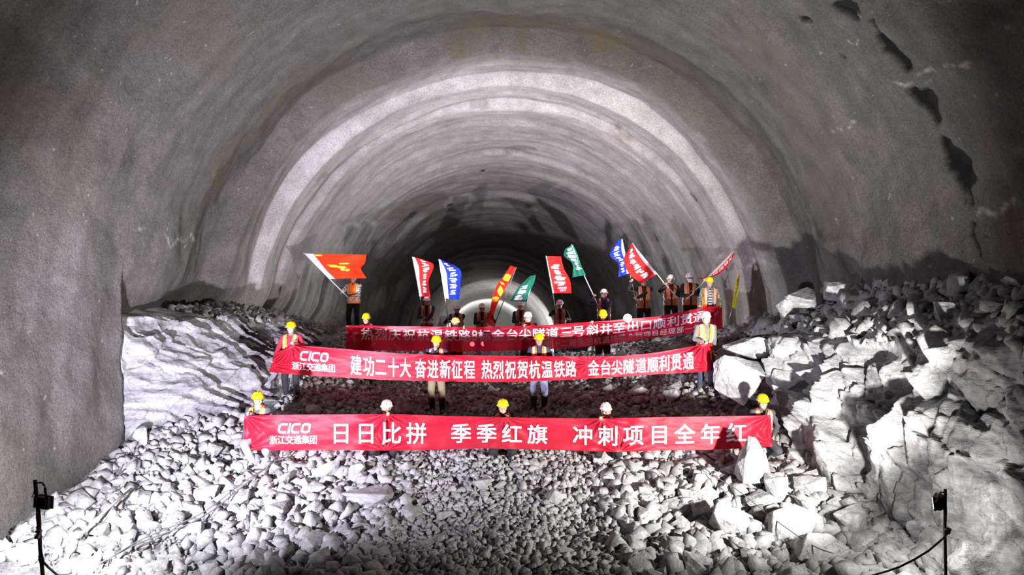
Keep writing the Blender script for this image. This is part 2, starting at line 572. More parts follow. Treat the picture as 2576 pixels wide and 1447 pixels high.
def build_vault():
    d = np.concatenate([np.arange(-2, 6.5, 0.4), np.arange(6.5, 22, 0.042), np.arange(22, 30, 0.09), np.arange(30, 84, 0.35), np.arange(84, 132, 3.0)])
    th = np.linspace(-2.2, 2.2, 620)
    D, T = np.meshgrid(d, th, indexing='ij')
    R = vault_R(D, T)
    U = T * 7.4
    hole = np.zeros_like(R); white = np.zeros_like(R); stain = np.zeros_like(R)

    def path(pix):
        return [vault_hit(*p) for p in pix]

    def dist_to(pts, wob=0.0, seed=0):
        best = np.full(R.shape, 99.0)
        Dw = D + wob * fbm(U * 2.2, D * 2.2, 0, 3, 90 + seed); Uw = U + wob * fbm(U * 2.2, D * 2.2, 7, 3, 91 + seed)
        for (d0, t0), (d1, t1) in zip(pts[:-1], pts[1:]):
            a = np.array([d0, t0 * 7.4]); b = np.array([d1, t1 * 7.4]); ab = b - a
            q = np.clip(((Dw - a[0]) * ab[0] + (Uw - a[1]) * ab[1]) / max(ab @ ab, 1e-9), 0, 1)
            best = np.minimum(best, np.hypot(Dw - a[0] - q * ab[0], Uw - a[1] - q * ab[1]))
        return best
    # dark broken pockets running down the right haunch
    pockets = [([(2212, 88), (2230, 112), (2250, 145), (2272, 172)], 0.10), ([(2296, 214), (2310, 240)], 0.15), ([(2335, 262), (2352, 300)], 0.24),
               ([(2380, 365), (2392, 395)], 0.20), ([(2398, 410), (2412, 430), (2420, 455)], 0.27), ([(2428, 480), (2437, 505)], 0.08),
               ([(2450, 560), (2456, 600), (2462, 616)], 0.09), ([(2112, 18), (2124, 26)], 0.22), ([(2030, 53), (2034, 56)], 0.09),
               ([(2113, 139), (2116, 141)], 0.06), ([(2130, 0), (2158, 26)], 0.05), ([(2190, 60), (2212, 88)], 0.03),
               ([(1208, 432), (1216, 434)], 0.10), ([(1122, 514), (1138, 516)], 0.14), ([(1742, 497), (1746, 500)], 0.06)]
    for k, (pix, w) in enumerate(pockets):
        dd = dist_to(path(pix), 0.13, k)
        hole = np.maximum(hole, 1 - sstep(w * 0.62, w * 0.86, dd))
    for k, (pix, w) in enumerate([([(1280, 373), (1335, 372)], 0.26), ([(1190, 260), (1216, 259)], 0.15), ([(1180, 545), (1230, 540)], 0.3)]):
        hole = np.maximum(hole, 0.30 * (1 - sstep(w * 0.85, w, dist_to(path(pix), 0.06, 30 + k))))
    whites = [([(2262, 203), (2290, 208), (2330, 190), (2358, 182)], 0.04), ([(2375, 168), (2400, 158), (2446, 134)], 0.035),
              ([(2315, 212), (2345, 202)], 0.03), ([(2095, 340), (2130, 330), (2165, 315)], 0.02), ([(2460, 527), (2500, 533), (2540, 525), (2566, 512)], 0.05),
              ([(410, 592), (432, 612), (448, 596), (490, 614)], 0.035), ([(840, 770), (870, 785), (890, 800)], 0.02), ([(335, 576), (358, 572)], 0.03),
              ([(842, 785), (866, 782), (884, 794)], 0.015)]
    for k, (pix, w) in enumerate(whites):
        dd = dist_to(path(pix), 0.12, 40 + k)
        white = np.maximum(white, (1 - sstep(w * 0.5, w * 1.1, dd)) * (0.40 + 0.45 * vnoise(U * 9, D * 9, 0, 6)))
    stains = [([(1180, 70), (1290, 55), (1420, 62), (1560, 95)], 0.55, 1.0), ([(740, 200), (860, 150)], 0.4, 0.7), ([(545, 440), (700, 260), (840, 190)], 0.6, 0.85),
              ([(800, 455), (822, 425)], 0.16, 1.0), ([(1565, 325), (1592, 342)], 0.20, 0.9), ([(1410, 335), (1440, 345)], 0.2, 0.6),
              ([(1180, 385), (1250, 380)], 0.35, 0.5), ([(1640, 130), (1760, 230), (1840, 330)], 0.6, 0.5), ([(100, 280), (180, 340), (170, 520)], 0.9, 0.35), ([(1900, 120), (2020, 330), (2080, 520)], 0.9, 0.5), ([(430, 60), (560, 130)], 0.8, 0.35),
              ([(1660, 230), (1740, 300)], 0.5, 0.5)]
    for k, (pix, w, s) in enumerate(stains):
        dd = dist_to(path(pix), 0.45, 60 + k)
        stain = np.maximum(stain, s * (1 - sstep(w * 0.2, w * 1.3, dd)))
    R = R + 0.07 * np.clip(hole * 1.2 - 0.2, 0, 1)
    X, Z = vault_xyz(D, T, R)
    V = np.stack([X, D, Z], -1).reshape(-1, 3)
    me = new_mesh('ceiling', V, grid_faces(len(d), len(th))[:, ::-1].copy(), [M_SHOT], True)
    pale = sstep(17.2, 19.4, D) * 0.75 + 0.25 * sstep(20, 25, D)  # paler with depth, also painting in the brighter light on inner rings
    rough = 1.0 - 0.8 * sstep(17.3, 19.3, D)
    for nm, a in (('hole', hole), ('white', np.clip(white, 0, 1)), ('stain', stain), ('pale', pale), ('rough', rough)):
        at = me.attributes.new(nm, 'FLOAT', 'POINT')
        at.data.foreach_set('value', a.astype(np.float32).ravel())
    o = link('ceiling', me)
    tag(o, 'arched sprayed concrete tunnel vault with dark pockets and brown stains', 'tunnel vault', kind='structure')
    # dark end far down the tunnel
    n = 40
    ang = np.linspace(-math.pi / 2, math.pi / 2, n)
    zc = float(vault_zc(128.0)); xc = float(vault_xc(128.0))
    V = [(xc, 128.0, zc - 3)] + [(xc + 8.0 * math.sin(a), 128.0, zc + 8.0 * math.cos(a)) for a in ang] + [(xc + 8, 128, zc - 6), (xc - 8, 128, zc - 6)]
    Fc = [(0, i + 1, (i + 1) % (n + 2) + 1) for i in range(n + 2)]
    tag(mobj('wall_back', V, Fc, M_SHOT), 'far grey end wall closing the dark tunnel', 'tunnel wall', kind='structure')


# ------------------------------------------------------------------ ground
YF = [2, 8, 9, 10, 11.5, 12.6, 13.4, 14.2, 15.5, 17, 19, 21, 22.5, 25, 29, 45, 80, 132]
ZF = [-4.3, -4.25, -4.2, -4.15, -3.86, -3.55, -3.3, -2.98, -2.6, -2.42, -2.3, -2.17, -2.2, -3.1, -4.9, -6.5, -9.55, -14.0]


# where people stand (pixel column, helmet top row, depth, hip height): the loose ground is trodden to their feet
STAND = [(650, 984, 13.05, .60), (973, 1005, 13.25, .33), (1265, 1003, 13.25, .33), (1524, 1012, 13.25, .33), (1918, 990, 13.05, .50),
         (733, 808, 15.5, .95), (1098, 843, 15.38, .95), (1356, 838, 15.38, .95), (1775, 782, 15.2, .95),
         (922, 787, 17.42, .95), (1146, 798, 17.42, .95), (1328, 783, 17.42, .95), (1516, 778, 17.42, .95),
         (1074, 745, 21.0, .95), (1150, 765, 20.6, .95), (1213, 762, 20.8, .95), (1310, 758, 20.9, .95), (1408, 754, 20.9, .95), (1519, 726, 20.4, .95)]
FIX = []


def zfloor(x, y):
    z = zfloor_base(x, y)
    if FIX:
        num = 0; den = 0
        for fx, fy, dz in FIX:
            w = np.exp(-(((np.asarray(x) - fx) / 0.75) ** 2 + ((np.asarray(y) - fy) / 0.75) ** 2))
            num = num + w * dz; den = den + w
        z = z + num / np.maximum(den, 1.0)
    return z


def zfloor_base(x, y):
    x = np.asarray(x, float); y = np.asarray(y, float)
    z = np.interp(y, YF, ZF)
    back = sstep(15.2, 18.5, y) * (1 - sstep(22, 27, y))
    z = z + back * (0.85 * sstep(-2.9, -4.8, x) + 0.85 * sstep(2.4, 4.9, x))
    front = 1 - sstep(13.5, 16, y)
    z = z + front * (0.55 * sstep(-4.6, -7.2, x) + 0.40 * sstep(3.2, 5.6, x) - 0.1 * np.exp(-(x / 2.4) ** 2))
    near = 1 - sstep(24, 30, y)
    z = z + near * (fbm(x * 0.9, y * 0.9, 0, 3, 55) * 0.07)
    return z


for _px, _top, _d, _hp in STAND:
    _x = (_px - CX) / F * _d
    FIX.append((_x, _d, -(_top - CY) / F * _d - (_hp + 0.825) * 0.985 - float(zfloor_base(_x, _d))))


def floor_hit(px, py, d0=6.0):
    ds = np.arange(d0, 40, 0.02)
    x = (px - CX) / F * ds
    z = -(py - CY) / F * ds
    k = np.argmax(z < zfloor(x, ds))
    return float(ds[k])


def build_floor():
    xs = np.linspace(-8.2, 8.2, 240)
    ys = np.concatenate([np.arange(2, 8, 0.3), np.arange(8, 24, 0.065), np.arange(24, 34, 0.3), np.arange(34, 133, 3)])
    Y, X = np.meshgrid(ys, xs, indexing='ij')
    Z = zfloor(X + vault_xc(Y), Y) + (1 - sstep(24, 30, Y)) * fbm(X * 6, Y * 6, 0, 4, 77) * 0.035
    me = new_mesh('floor', np.stack([X + vault_xc(Y), Y, Z], -1).reshape(-1, 3), grid_faces(len(ys), len(xs))[:, ::-1].copy(), [M_BED], True)
    tag(link('floor', me), 'grey crushed rock floor sloping up into the tunnel', 'tunnel floor', kind='structure')


def facet(s, h, n, seed, amp, slope, crev, aniso=1.0, wid=0.12):
    """fractured rock relief: every cell is a tilted plane, with a crevice along the joints"""
    r = np.random.default_rng(seed)
    s0, s1, h0, h1 = s.min(), s.max(), h.min(), h.max()
    cs = r.uniform(s0, s1, n); ch = r.uniform(h0, h1, n)
    sw = s + 0.10 * fbm(s * 1.5, h * 1.5, 0, 3, seed); hw = h + 0.10 * fbm(s * 1.5, h * 1.5, 4, 3, seed + 1)
    d1 = np.full(s.shape, 9e9); d2 = np.full(s.shape, 9e9)
    i1 = np.zeros(s.shape, int); i2 = np.zeros(s.shape, int)
    for i in range(n):
        dd = np.hypot((sw - cs[i]), (hw - ch[i]) * aniso)
        nw = dd < d1
        sec = (~nw) & (dd < d2)
        i2 = np.where(nw, i1, np.where(sec, i, i2))
        d2 = np.where(nw, d1, np.where(sec, dd, d2))
        i1 = np.where(nw, i, i1)
        d1 = np.where(nw, dd, d1)
    a = r.uniform(-1, 1, n) * amp
    gs = np.clip(r.normal(0, slope, n), -1.5 * slope, 1.5 * slope); gh = np.clip(r.normal(0, slope, n), -1.5 * slope, 1.5 * slope)
    v1 = a[i1] + gs[i1] * (sw - cs[i1]) + gh[i1] * (hw - ch[i1])
    v2 = a[i2] + gs[i2] * (sw - cs[i2]) + gh[i2] * (hw - ch[i2])
    w = sstep(0, wid, d2 - d1)
    return v1 * (0.5 + 0.5 * w) + v2 * (0.5 - 0.5 * w) - crev * (1 - sstep(0, wid * 0.7, d2 - d1))


def bench(name, keys, side, mat, label, strata):
    """rock bench left standing beside the channel: toe, crest, and the rubble slope up to the vault wall"""
    K = np.array(keys)
    ys = np.arange(K[0, 0], K[-1, 0], 0.034)
    c = [np.interp(ys, K[:, 0], K[:, i]) for i in range(1, 6)]   # xt, xc, zc, xw, zw
    n1, n2 = 120, 50
    t1 = np.linspace(0, 1, n1); t2 = np.linspace(0, 1, n2)[1:]
    zt = zfloor(c[0], ys) - 0.35
    X1 = c[0][:, None] + (c[1] - c[0])[:, None] * (t1 ** 1.25)
    Z1 = zt[:, None] + (c[2] - zt)[:, None] * (t1 ** 0.9)
    X2 = c[1][:, None] + (c[3] - c[1])[:, None] * t2
    Z2 = c[2][:, None] + (c[4] - c[2])[:, None] * (t2 ** 0.8)
    X = np.concatenate([X1, X2], 1); Z = np.concatenate([Z1, Z2], 1)
    Y = np.repeat(ys[:, None], X.shape[1], 1)
    h = np.concatenate([np.zeros((len(ys), 1)), np.cumsum(np.hypot(np.diff(X, axis=1), np.diff(Z, axis=1)), 1)], 1)
    t = np.concatenate([t1, 1 + t2])[None, :]
    face = sstep(0, 0.12, t) * (1 - sstep(0.93, 1.12, t))
    if strata:
        q = Z + 0.95 * Y + 0.5 * fbm(Y * 0.7, h * 0.7, 0, 3, 5)
        bed = np.floor(q / 0.42); fq = q / 0.42 - bed
        amp = 0.5 + 0.5 * vnoise(bed * 1.7, Y * 0.9, 3, 12)
        D = face * (0.26 * amp * (1 - fq) ** 1.3 - 0.10 + facet(Y, h * 1.0, 130, 3, 0.07, 0.16, 0.03, 1.6) + 0.03 * fbm(Y * 6, h * 6, 0, 4, 6))
    else:
        D = face * (facet(Y, h, 70, 11, 0.20, 0.26, 0.14, 0.8, 0.16) + facet(Y, h, 230, 13, 0.10, 0.34, 0.06, 0.7, 0.09) + facet(Y, h, 900, 12, 0.035, 0.20, 0.03, 1.0, 0.05) + 0.022 * fbm(Y * 7, h * 7, 0, 4, 6))
    D = D + (1 - face) * (0.10 * fbm(Y * 1.6, h * 1.6, 2, 4, 8))
    nx = -side * 0.83; nz = 0.45
    ny = -0.33
    V = np.stack([X + nx * D, Y + ny * D, Z + nz * D], -1).reshape(-1, 3)
    fc = grid_faces(len(ys), X.shape[1])
    if side > 0: fc = fc[:, ::-1].copy()
    o = link(name, new_mesh(name, V, fc, [mat], False))
    tag(o, label, 'rock bench', kind='structure')
    return o


LB = [(12.95, -7.35, -7.62, -0.55, -8.3, -0.35), (13.6, -6.6, -7.5, -0.6, -8.3, -0.35), (14.5, -5.8, -7.3, -0.66, -8.2, -0.4), (15.3, -5.15, -7.0, -0.72, -8.0, -0.45),
      (16.5, -5.0, -6.6, -0.82, -7.9, -0.45), (18, -4.95, -6.0, -0.98, -7.6, -0.5), (20, -4.7, -5.2, -1.36, -7.3, -0.7), (22, -4.4, -4.9, -1.6, -7.2, -0.9), (25, -4.4, -5.2, -2.6, -7.2, -1.8)]
RB = [(6.5, 5.95, 6.95, -0.9, 7.9, 0.3), (9, 5.75, 6.75, -0.9, 7.8, 0.28), (11, 5.65, 6.55, -0.95, 7.8, 0.28), (13, 5.45, 6.2, -1.1, 7.7, 0.22), (14.5, 4.95, 5.75, -1.15, 7.7, 0.05),
      (16, 4.35, 5.15, -1.22, 7.7, -0.3), (17.5, 4.2, 4.9, -1.38, 7.7, -0.8), (19.0, 4.0, 4.6, -1.5, 7.6, -1.4), (20.5, 4.0, 4.6, -1.58, 7.5, -1.5), (22, 4.0, 4.6, -1.9, 7.4, -1.7), (25, 4.0, 4.8, -2.9, 7.3, -2.0)]
build_vault()
build_floor()
bench('wall_left', LB, -1, M_ROCKL, 'pale slanting bedrock bench below the left tunnel wall', True)
bench('wall_right', RB, 1, M_ROCKF, 'white fractured rock bench below the right tunnel wall', False)


def bench_top(keys, x, y):
    K = np.array(keys)
    xc, zc, xw, zw = [np.interp(y, K[:, 0], K[:, i]) for i in (2, 3, 4, 5)]
    t = np.clip((x - xc) / (xw - xc), 0, 1)
    return zc + (zw - zc) * t ** 0.8


def ground(x, y):
    """top of floor or bench"""
    z = float(zfloor(x, y))
    K = np.array(RB)
    if x > np.interp(y, K[:, 0], K[:, 2]): z = max(z, float(bench_top(RB, x, y)))
    K = np.array(LB)
    if y > 12.95 and x < np.interp(y, K[:, 0], K[:, 2]): z = max(z, float(bench_top(LB, x, y)))
    return z

# ------------------------------------------------------------------ broken rock
def hull_rock(seed, n=13, stretch=(1, 1, 1)):
    r = random.Random(seed)
    bm = bmesh.new()
    for _ in range(n):
        v = Vector((r.gauss(0, 1), r.gauss(0, 1), r.gauss(0, 1))).normalized()
        m = max(abs(v.x), abs(v.y), abs(v.z))
        v = v / (m ** r.uniform(0.3, 1.0)) * r.uniform(0.78, 1.0)
        bm.verts.new((v.x * stretch[0], v.y * stretch[1], v.z * stretch[2]))
    res = bmesh.ops.convex_hull(bm, input=bm.verts)
    junk = [e for e in res['geom_interior'] if isinstance(e, bmesh.types.BMVert)]
    if junk: bmesh.ops.delete(bm, geom=junk, context='VERTS')
    lo = [min(v.co[i] for v in bm.verts) for i in range(3)]
    hi = [max(v.co[i] for v in bm.verts) for i in range(3)]
    for v in bm.verts:
        for i in range(3):
            v.co[i] = (v.co[i] - lo[i]) / (hi[i] - lo[i]) - 0.5
    return bm


def rock_mesh(seed, detail, mat, n=13):
    bm = hull_rock(seed, n)
    bmesh.ops.dissolve_limit(bm, angle_limit=0.12, verts=bm.verts, edges=bm.edges)
    bmesh.ops.bevel(bm, geom=list(bm.edges), offset=0.012, segments=1, affect='EDGES', profile=0.6)
    bmesh.ops.triangulate(bm, faces=bm.faces)
    for _ in range(detail):
        long = [e for e in bm.edges if e.calc_length() > 0.09]
        bmesh.ops.subdivide_edges(bm, edges=long, cuts=1, use_grid_fill=True)
        bmesh.ops.triangulate(bm, faces=[f for f in bm.faces if len(f.verts) > 3])
    C = np.array([v.co for v in bm.verts])
    D = 0.016 * fbm(C[:, 0] * 3.2 + seed, C[:, 1] * 3.2, C[:, 2] * 3.2, 4, seed)
    step = np.floor((C @ np.array([0.4, 0.3, 0.86])) * 7 + seed) % 2 * 0.012
    bm.normal_update()
    for v, d, s in zip(bm.verts, D, step): v.co += v.normal * (d + s)
    me = bpy.data.meshes.new('rock')
    bm.to_mesh(me); bm.free()
    me.materials.append(mat)
    return me


ROCKS = [rock_mesh(100 + i, 3, M_RUBBLE, 10 + i % 7) for i in range(14)]
ROCKS_W = [rock_mesh(200 + i, 3, M_ROCKW, 10 + i % 7) for i in range(10)]
PLACED = []          # x, y, radius of every rock that already lies there


def put_rock(x, y, z, size, rot, meshes, label, group=None, name='rock', cat='rock'):
    o = bpy.data.objects.new(name, random.choice(meshes))
    COL.objects.link(o)
    o.location = (x, y, z)
    o.scale = size
    o.rotation_euler = rot
    tag(o, label, cat, group)
    PLACED.append((x, y, max(size[0], size[1]) * 0.5))
    return o


def boulder(px, bottom, w, h, label, d=None, yaw=0.0, tilt=0.0, seed=None, meshes=None, depth=1.0, sink=0.12):
    """a boulder seen w x h pixels big with its foot at (px, bottom)"""
    if d is None: d = floor_hit(px, bottom) + 0.22 * w / F * 11
    W, Hh = w / F * d * 1.06, h / F * d * 1.06
    c = P(px, bottom - h / 2, d)
    random.seed(seed if seed is not None else int(px * 7 + bottom))
    return put_rock(c.x, c.y, c.z - sink * Hh * 0.5, (W, max(W, Hh) * 0.85 * depth, Hh * (1 + sink)),
                    (random.uniform(-.15, .15), tilt, yaw + random.choice((0, math.pi))), meshes or ROCKS_W, label, name='boulder', cat='boulder')


def pointed_rock():
    bm = bmesh.new()
    for v in ((-.42, -.35, -.5), (.5, -.38, -.46), (.46, .4, -.5), (-.4, .42, -.48), (-.5, -.1, -.18), (-.34, -.32, .10), (.30, -.36, .05), (.5, .05, -.1), (-.12, -.12, .46),
              (.10, -.10, .5), (-.02, .16, .47), (-.28, .26, .16), (.33, .30, .10)):
        bm.verts.new(v)
    bmesh.ops.convex_hull(bm, input=bm.verts)
    bmesh.ops.bevel(bm, geom=list(bm.edges), offset=0.012, segments=1, affect='EDGES')
    bmesh.ops.triangulate(bm, faces=bm.faces)
    for _ in range(3):
        bmesh.ops.subdivide_edges(bm, edges=[e for e in bm.edges if e.calc_length() > 0.08], cuts=1)
        bmesh.ops.triangulate(bm, faces=[f for f in bm.faces if len(f.verts) > 3])
    C = np.array([v.co for v in bm.verts])
    D = 0.02 * fbm(C[:, 0] * 4, C[:, 1] * 4, C[:, 2] * 4, 4, 5)
    bm.normal_update()
    for v, d in zip(bm.verts, D): v.co += v.normal * d
    me = bpy.data.meshes.new('pointed_rock'); bm.to_mesh(me); bm.free()
    me.materials.append(M_ROCKW)
    return me


B = boulder
B(1895, 1192, 78, 92, 'tall pointed white boulder standing before the right end of the lowest banner', tilt=0.04, d=11.9, meshes=[pointed_rock()])
B(1843, 1208, 56, 44, 'rounded pale boulder leaning just left of the tall pointed boulder')
B(1952, 1270, 52, 74, 'blocky upright bright white boulder right of the pointed boulder')
B(1922, 1292, 88, 54, 'wedge shaped grey and white boulder under the blocky upright boulder', tilt=0.15)
B(1838, 1352, 108, 94, 'large flat topped slab boulder with a dark upper edge, right foreground', tilt=-0.25)
B(1770, 1230, 62, 40, 'flat pale boulder crossed by a thin cable below the right banner half')
B(1776, 1275, 62, 50, 'crumbly white boulder in the middle of the right rubble')
B(1757, 1306, 66, 44, 'white boulder with an orange tinge beside the crumbly white one')
B(1588, 1287, 58, 42, 'grey boulder with layered dark top, right of the gravel')
B(1628, 1314, 54, 36, 'low white boulder next to the layered grey boulder')
B(1992, 1360, 130, 94, 'biggest overlit white boulder beside the right rock face', tilt=0.3)
B(2062, 1428, 120, 90, 'pale boulder with a triangular dark side near the bottom right')
B(2138, 1354, 82, 78, 'broad white boulder touching the right rock face')
B(2107, 1294, 56, 48, 'cube like white boulder halfway up the right rubble slope')
B(2042, 1262, 74, 60, 'white boulder with grey flank above the biggest boulder', tilt=-0.3)
B(2066, 1218, 96, 42, 'flat topped white boulder highest on the right rubble slope')
B(2178, 1390, 72, 52, 'angular white boulder at the foot of the right rock face', tilt=0.3)
B(2030, 1304, 30, 62, 'narrow white slab leaning on the biggest boulder', tilt=-0.8)
B(2164, 1432, 70, 42, 'grey shadowed boulder at the lower edge, right of the pale rubble')
B(1940, 1428, 50, 36, 'small white boulder at the lower edge under the biggest boulder')
B(1690, 1410, 66, 40, 'long low white boulder at the lower right edge of the gravel')
B(2150, 1243, 60, 50, 'white boulder lodged against the cracked right rock face')
B(1712, 1345, 50, 44, 'pitted white boulder left of the flat topped slab')
B(1872, 1395, 60, 44, 'white boulder under the flat topped slab, near the lower edge')
B(1640, 1160, 56, 36, 'pale boulder below the lowest banner, right of its middle', meshes=ROCKS)
B(1520, 1172, 60, 44, 'large grey boulder directly below the fourth helmet of the front row', meshes=ROCKS)
B(792, 1390, 78, 44, 'big flat grey slab in the lower left rubble', meshes=ROCKS, tilt=-0.06)
B(790, 1308, 58, 44, 'tilted pointed boulder above the big flat grey slab', meshes=ROCKS, tilt=0.5)
B(822, 1202, 66, 50, 'large whitish boulder below the lowest banner, left of its middle', meshes=ROCKS)
B(900, 1205, 40, 44, 'upright pear shaped boulder below the white helmet at left', meshes=ROCKS)
B(911, 1170, 34, 34, 'small upright grey boulder touching the lowest banner shadow', meshes=ROCKS)
B(740, 1318, 48, 44, 'rounded pale boulder left of the tilted pointed boulder', meshes=ROCKS)
B(786, 1254, 50, 40, 'bright wedge boulder between two dark gaps, left rubble', meshes=ROCKS, tilt=0.4)
B(926, 1265, 128, 46, 'long low slab with a blue grey lower side, left of the gravel', meshes=ROCKS, tilt=-0.12)
B(888, 1440, 54, 46, 'rounded grey boulder at the lower edge, left of the gravel', meshes=ROCKS)
B(787, 1428, 42, 36, 'small round boulder under the big flat grey slab', meshes=ROCKS)
B(432, 1303, 66, 42, 'white boulder with a dark notch in the far left rubble', meshes=ROCKS)
B(439, 1341, 54, 46, 'blocky white boulder under the notched one, far left rubble', meshes=ROCKS)
B(520, 1265, 56, 42, 'pale faceted boulder near the middle of the left rubble', meshes=ROCKS)
B(508, 1224, 72, 34, 'flat white boulder uppermost in the left rubble', meshes=ROCKS)
B(186, 1318, 54, 36, 'white streaked boulder at the foot of the left tunnel wall', meshes=ROCKS)
B(172, 1446, 48, 40, 'white boulder at the lower edge, right of the left lamp post', meshes=ROCKS)
B(315, 1224, 44, 30, 'white wedge boulder where the left wall meets the rubble', meshes=ROCKS)
B(350, 1120, 42, 46, 'white boulder perched at the end of the thick left wall', meshes=ROCKS, d=12.85)
B(566, 1390, 70, 44, 'grey boulder in the lower left rubble, left of the flat slab', meshes=ROCKS)
B(1036, 1311, 54, 34, 'squarish grey rock in the gravel, largest left of its middle', meshes=ROCKS)
B(1210, 1232, 50, 32, 'rectangular grey rock high in the gravel', meshes=ROCKS)
B(1122, 1310, 44, 26, 'flat oval rock in the middle of the gravel', meshes=ROCKS)
B(1398, 1270, 54, 44, 'dull grey block in the gravel, right of its middle', meshes=ROCKS)
B(1428, 1406, 50, 28, 'low flat rock near the lower edge of the gravel', meshes=ROCKS)
B(1018, 1043, 46, 48, 'square dark block behind the front white helmet at left', meshes=ROCKS)
B(1606, 998, 50, 30, 'flat block with a lit top edge below the middle banner', meshes=ROCKS)
B(1610, 1018, 42, 22, 'tilted grey rock just under the block with a lit top', meshes=ROCKS)
B(786, 1046, 34, 26, 'pinkish wedge rock behind the left end of the lowest banner', meshes=ROCKS)
B(1694, 1010, 44, 34, 'grey rock between the middle banner and the right boulders', meshes=ROCKS)
B(1893, 904, 136, 54, 'white upper boulder of the two stacked beside the grey jacketed worker', d=14.9, sink=0)
B(1864, 1014, 134, 118, 'white lower boulder of the two stacked beside the grey jacketed worker', d=14.5, sink=0)
B(2004, 1062, 150, 88, 'broad white boulder behind the front worker in glasses', d=13.5, sink=0, tilt=-0.1)
B(1990, 986, 90, 66, 'tilted white slab above the broad boulder on the right bench', d=13.9, sink=0, tilt=0.5)
B(2075, 994, 130, 96, 'white broken boulder in the middle of the right bench face', d=13.4, sink=0, tilt=0.5)
B(2108, 962, 108, 106, 'large upright grey slab near the crest of the right bench', d=13.5, sink=0)
B(2162, 1008, 44, 116, 'narrow upright lens shaped white slab on the right bench face', d=12.7, sink=0, tilt=0.05)
B(2236, 1040, 66, 62, 'white boulder at the foot of the upright lens shaped slab', d=12.2, sink=0)
B(2026, 766, 88, 42, 'pale pyramid boulder topping the right rubble heap', d=14.6, sink=0.2)
B(2106, 746, 70, 50, 'tilted dark grey slab standing on the right rubble heap', d=14.3, tilt=-0.6, sink=0.2)
B(2170, 796, 52, 36, 'grey boulder below the tilted slab on the right rubble heap', d=13.6, sink=0.2)
B(2252, 762, 62, 34, 'flat grey boulder against the dark wall on the right rubble heap', d=12.9, sink=0.2)
B(1978, 790, 46, 40, 'grey boulder left of the pale pyramid boulder', d=14.8, sink=0.2)
B(2076, 836, 44, 24, 'pale flat boulder lying low on the right rubble heap', d=13.6, sink=0.2)
B(1113, 830, 22, 34, 'pale pointed boulder behind the worker with the blue flag', d=22.8, meshes=ROCKS)
B(838, 838, 34, 40, 'dark upright boulder on the left ledge beside the top banner', d=18.2, meshes=ROCKS, tilt=0.3)


def scatter(n, xr, yr, s0, s1, label, group, meshes, gap=0.80, hf=None, keep=None, seed=1):
    r = random.Random(seed)
    made, tries = 0, 0
    while made < n and tries < n * 60:
        tries += 1
        x, y = r.uniform(*xr), r.uniform(*yr)
        if keep and not keep(x, y): continue
        s = s0 + (s1 - s0) * r.random() ** 1.8
        rr = s * 0.5
        if any((x - a) ** 2 + (y - b) ** 2 < (gap * (rr + c)) ** 2 for a, b, c in PLACED): continue
        z = (hf or ground)(x, y)
        sz = (s * r.uniform(.75, 1.1), s * r.uniform(.7, 1.0), s * r.uniform(.45, .8))
        random.seed(r.random())
        put_rock(x, y, z + sz[2] * 0.22, sz, (r.uniform(-.4, .4), r.uniform(-.4, .4), r.uniform(0, 6.28)), meshes, label, group)
        made += 1


def seen(x, y):
    return abs(x / y * F) < 1300


def in_channel(x, y):
    K = np.array(RB)
    if x > np.interp(y, K[:, 0], K[:, 1]) - 0.05: return False
    K = np.array(LB)
    if y > 12.9 and x < np.interp(y, K[:, 0], K[:, 1]): return False
    return x > -7.2 and seen(x, y)


scatter(70, (-7.0, -2.0), (9.4, 13.6), 0.22, 0.5, 'angular whitish rock among the rubble left of the gravel', 'rocks in the left rubble', ROCKS, 0.74, keep=in_channel, seed=11)
scatter(34, (-2.0, 1.9), (9.7, 13.4), 0.14, 0.32, 'angular grey rock lying in the middle gravel', 'rocks in the gravel', ROCKS, 0.9, keep=in_channel, seed=12)
scatter(62, (1.7, 5.6), (9.4, 13.4), 0.25, 0.6, 'angular white rock among the rubble right of the gravel', 'rocks in the right rubble', ROCKS_W, 0.72, keep=in_channel, seed=13)
scatter(34, (-4.6, 4.2), (13.7, 16.4), 0.16, 0.42, 'shaded brown grey rock behind the lowest banner', 'rocks behind the lowest banner', ROCKS, 0.9, keep=in_channel, seed=14)
scatter(40, (5.2, 7.5), (9.6, 17.5), 0.2, 0.5, 'dark grey rock on the heap along the right wall', 'rocks on the right heap', ROCKS, 0.8, keep=lambda x, y: seen(x, y) and x > np.interp(y, np.array(RB)[:, 0], np.array(RB)[:, 2]), seed=15)
scatter(18, (-7.4, -4.6), (16.2, 19.6), 0.15, 0.36, 'grey rock on the ledge below the left wall', 'rocks on the left ledge', ROCKS, 0.8, keep=lambda x, y: seen(x, y) and x < np.interp(y, np.array(LB)[:, 0], np.array(LB)[:, 2]), seed=16)


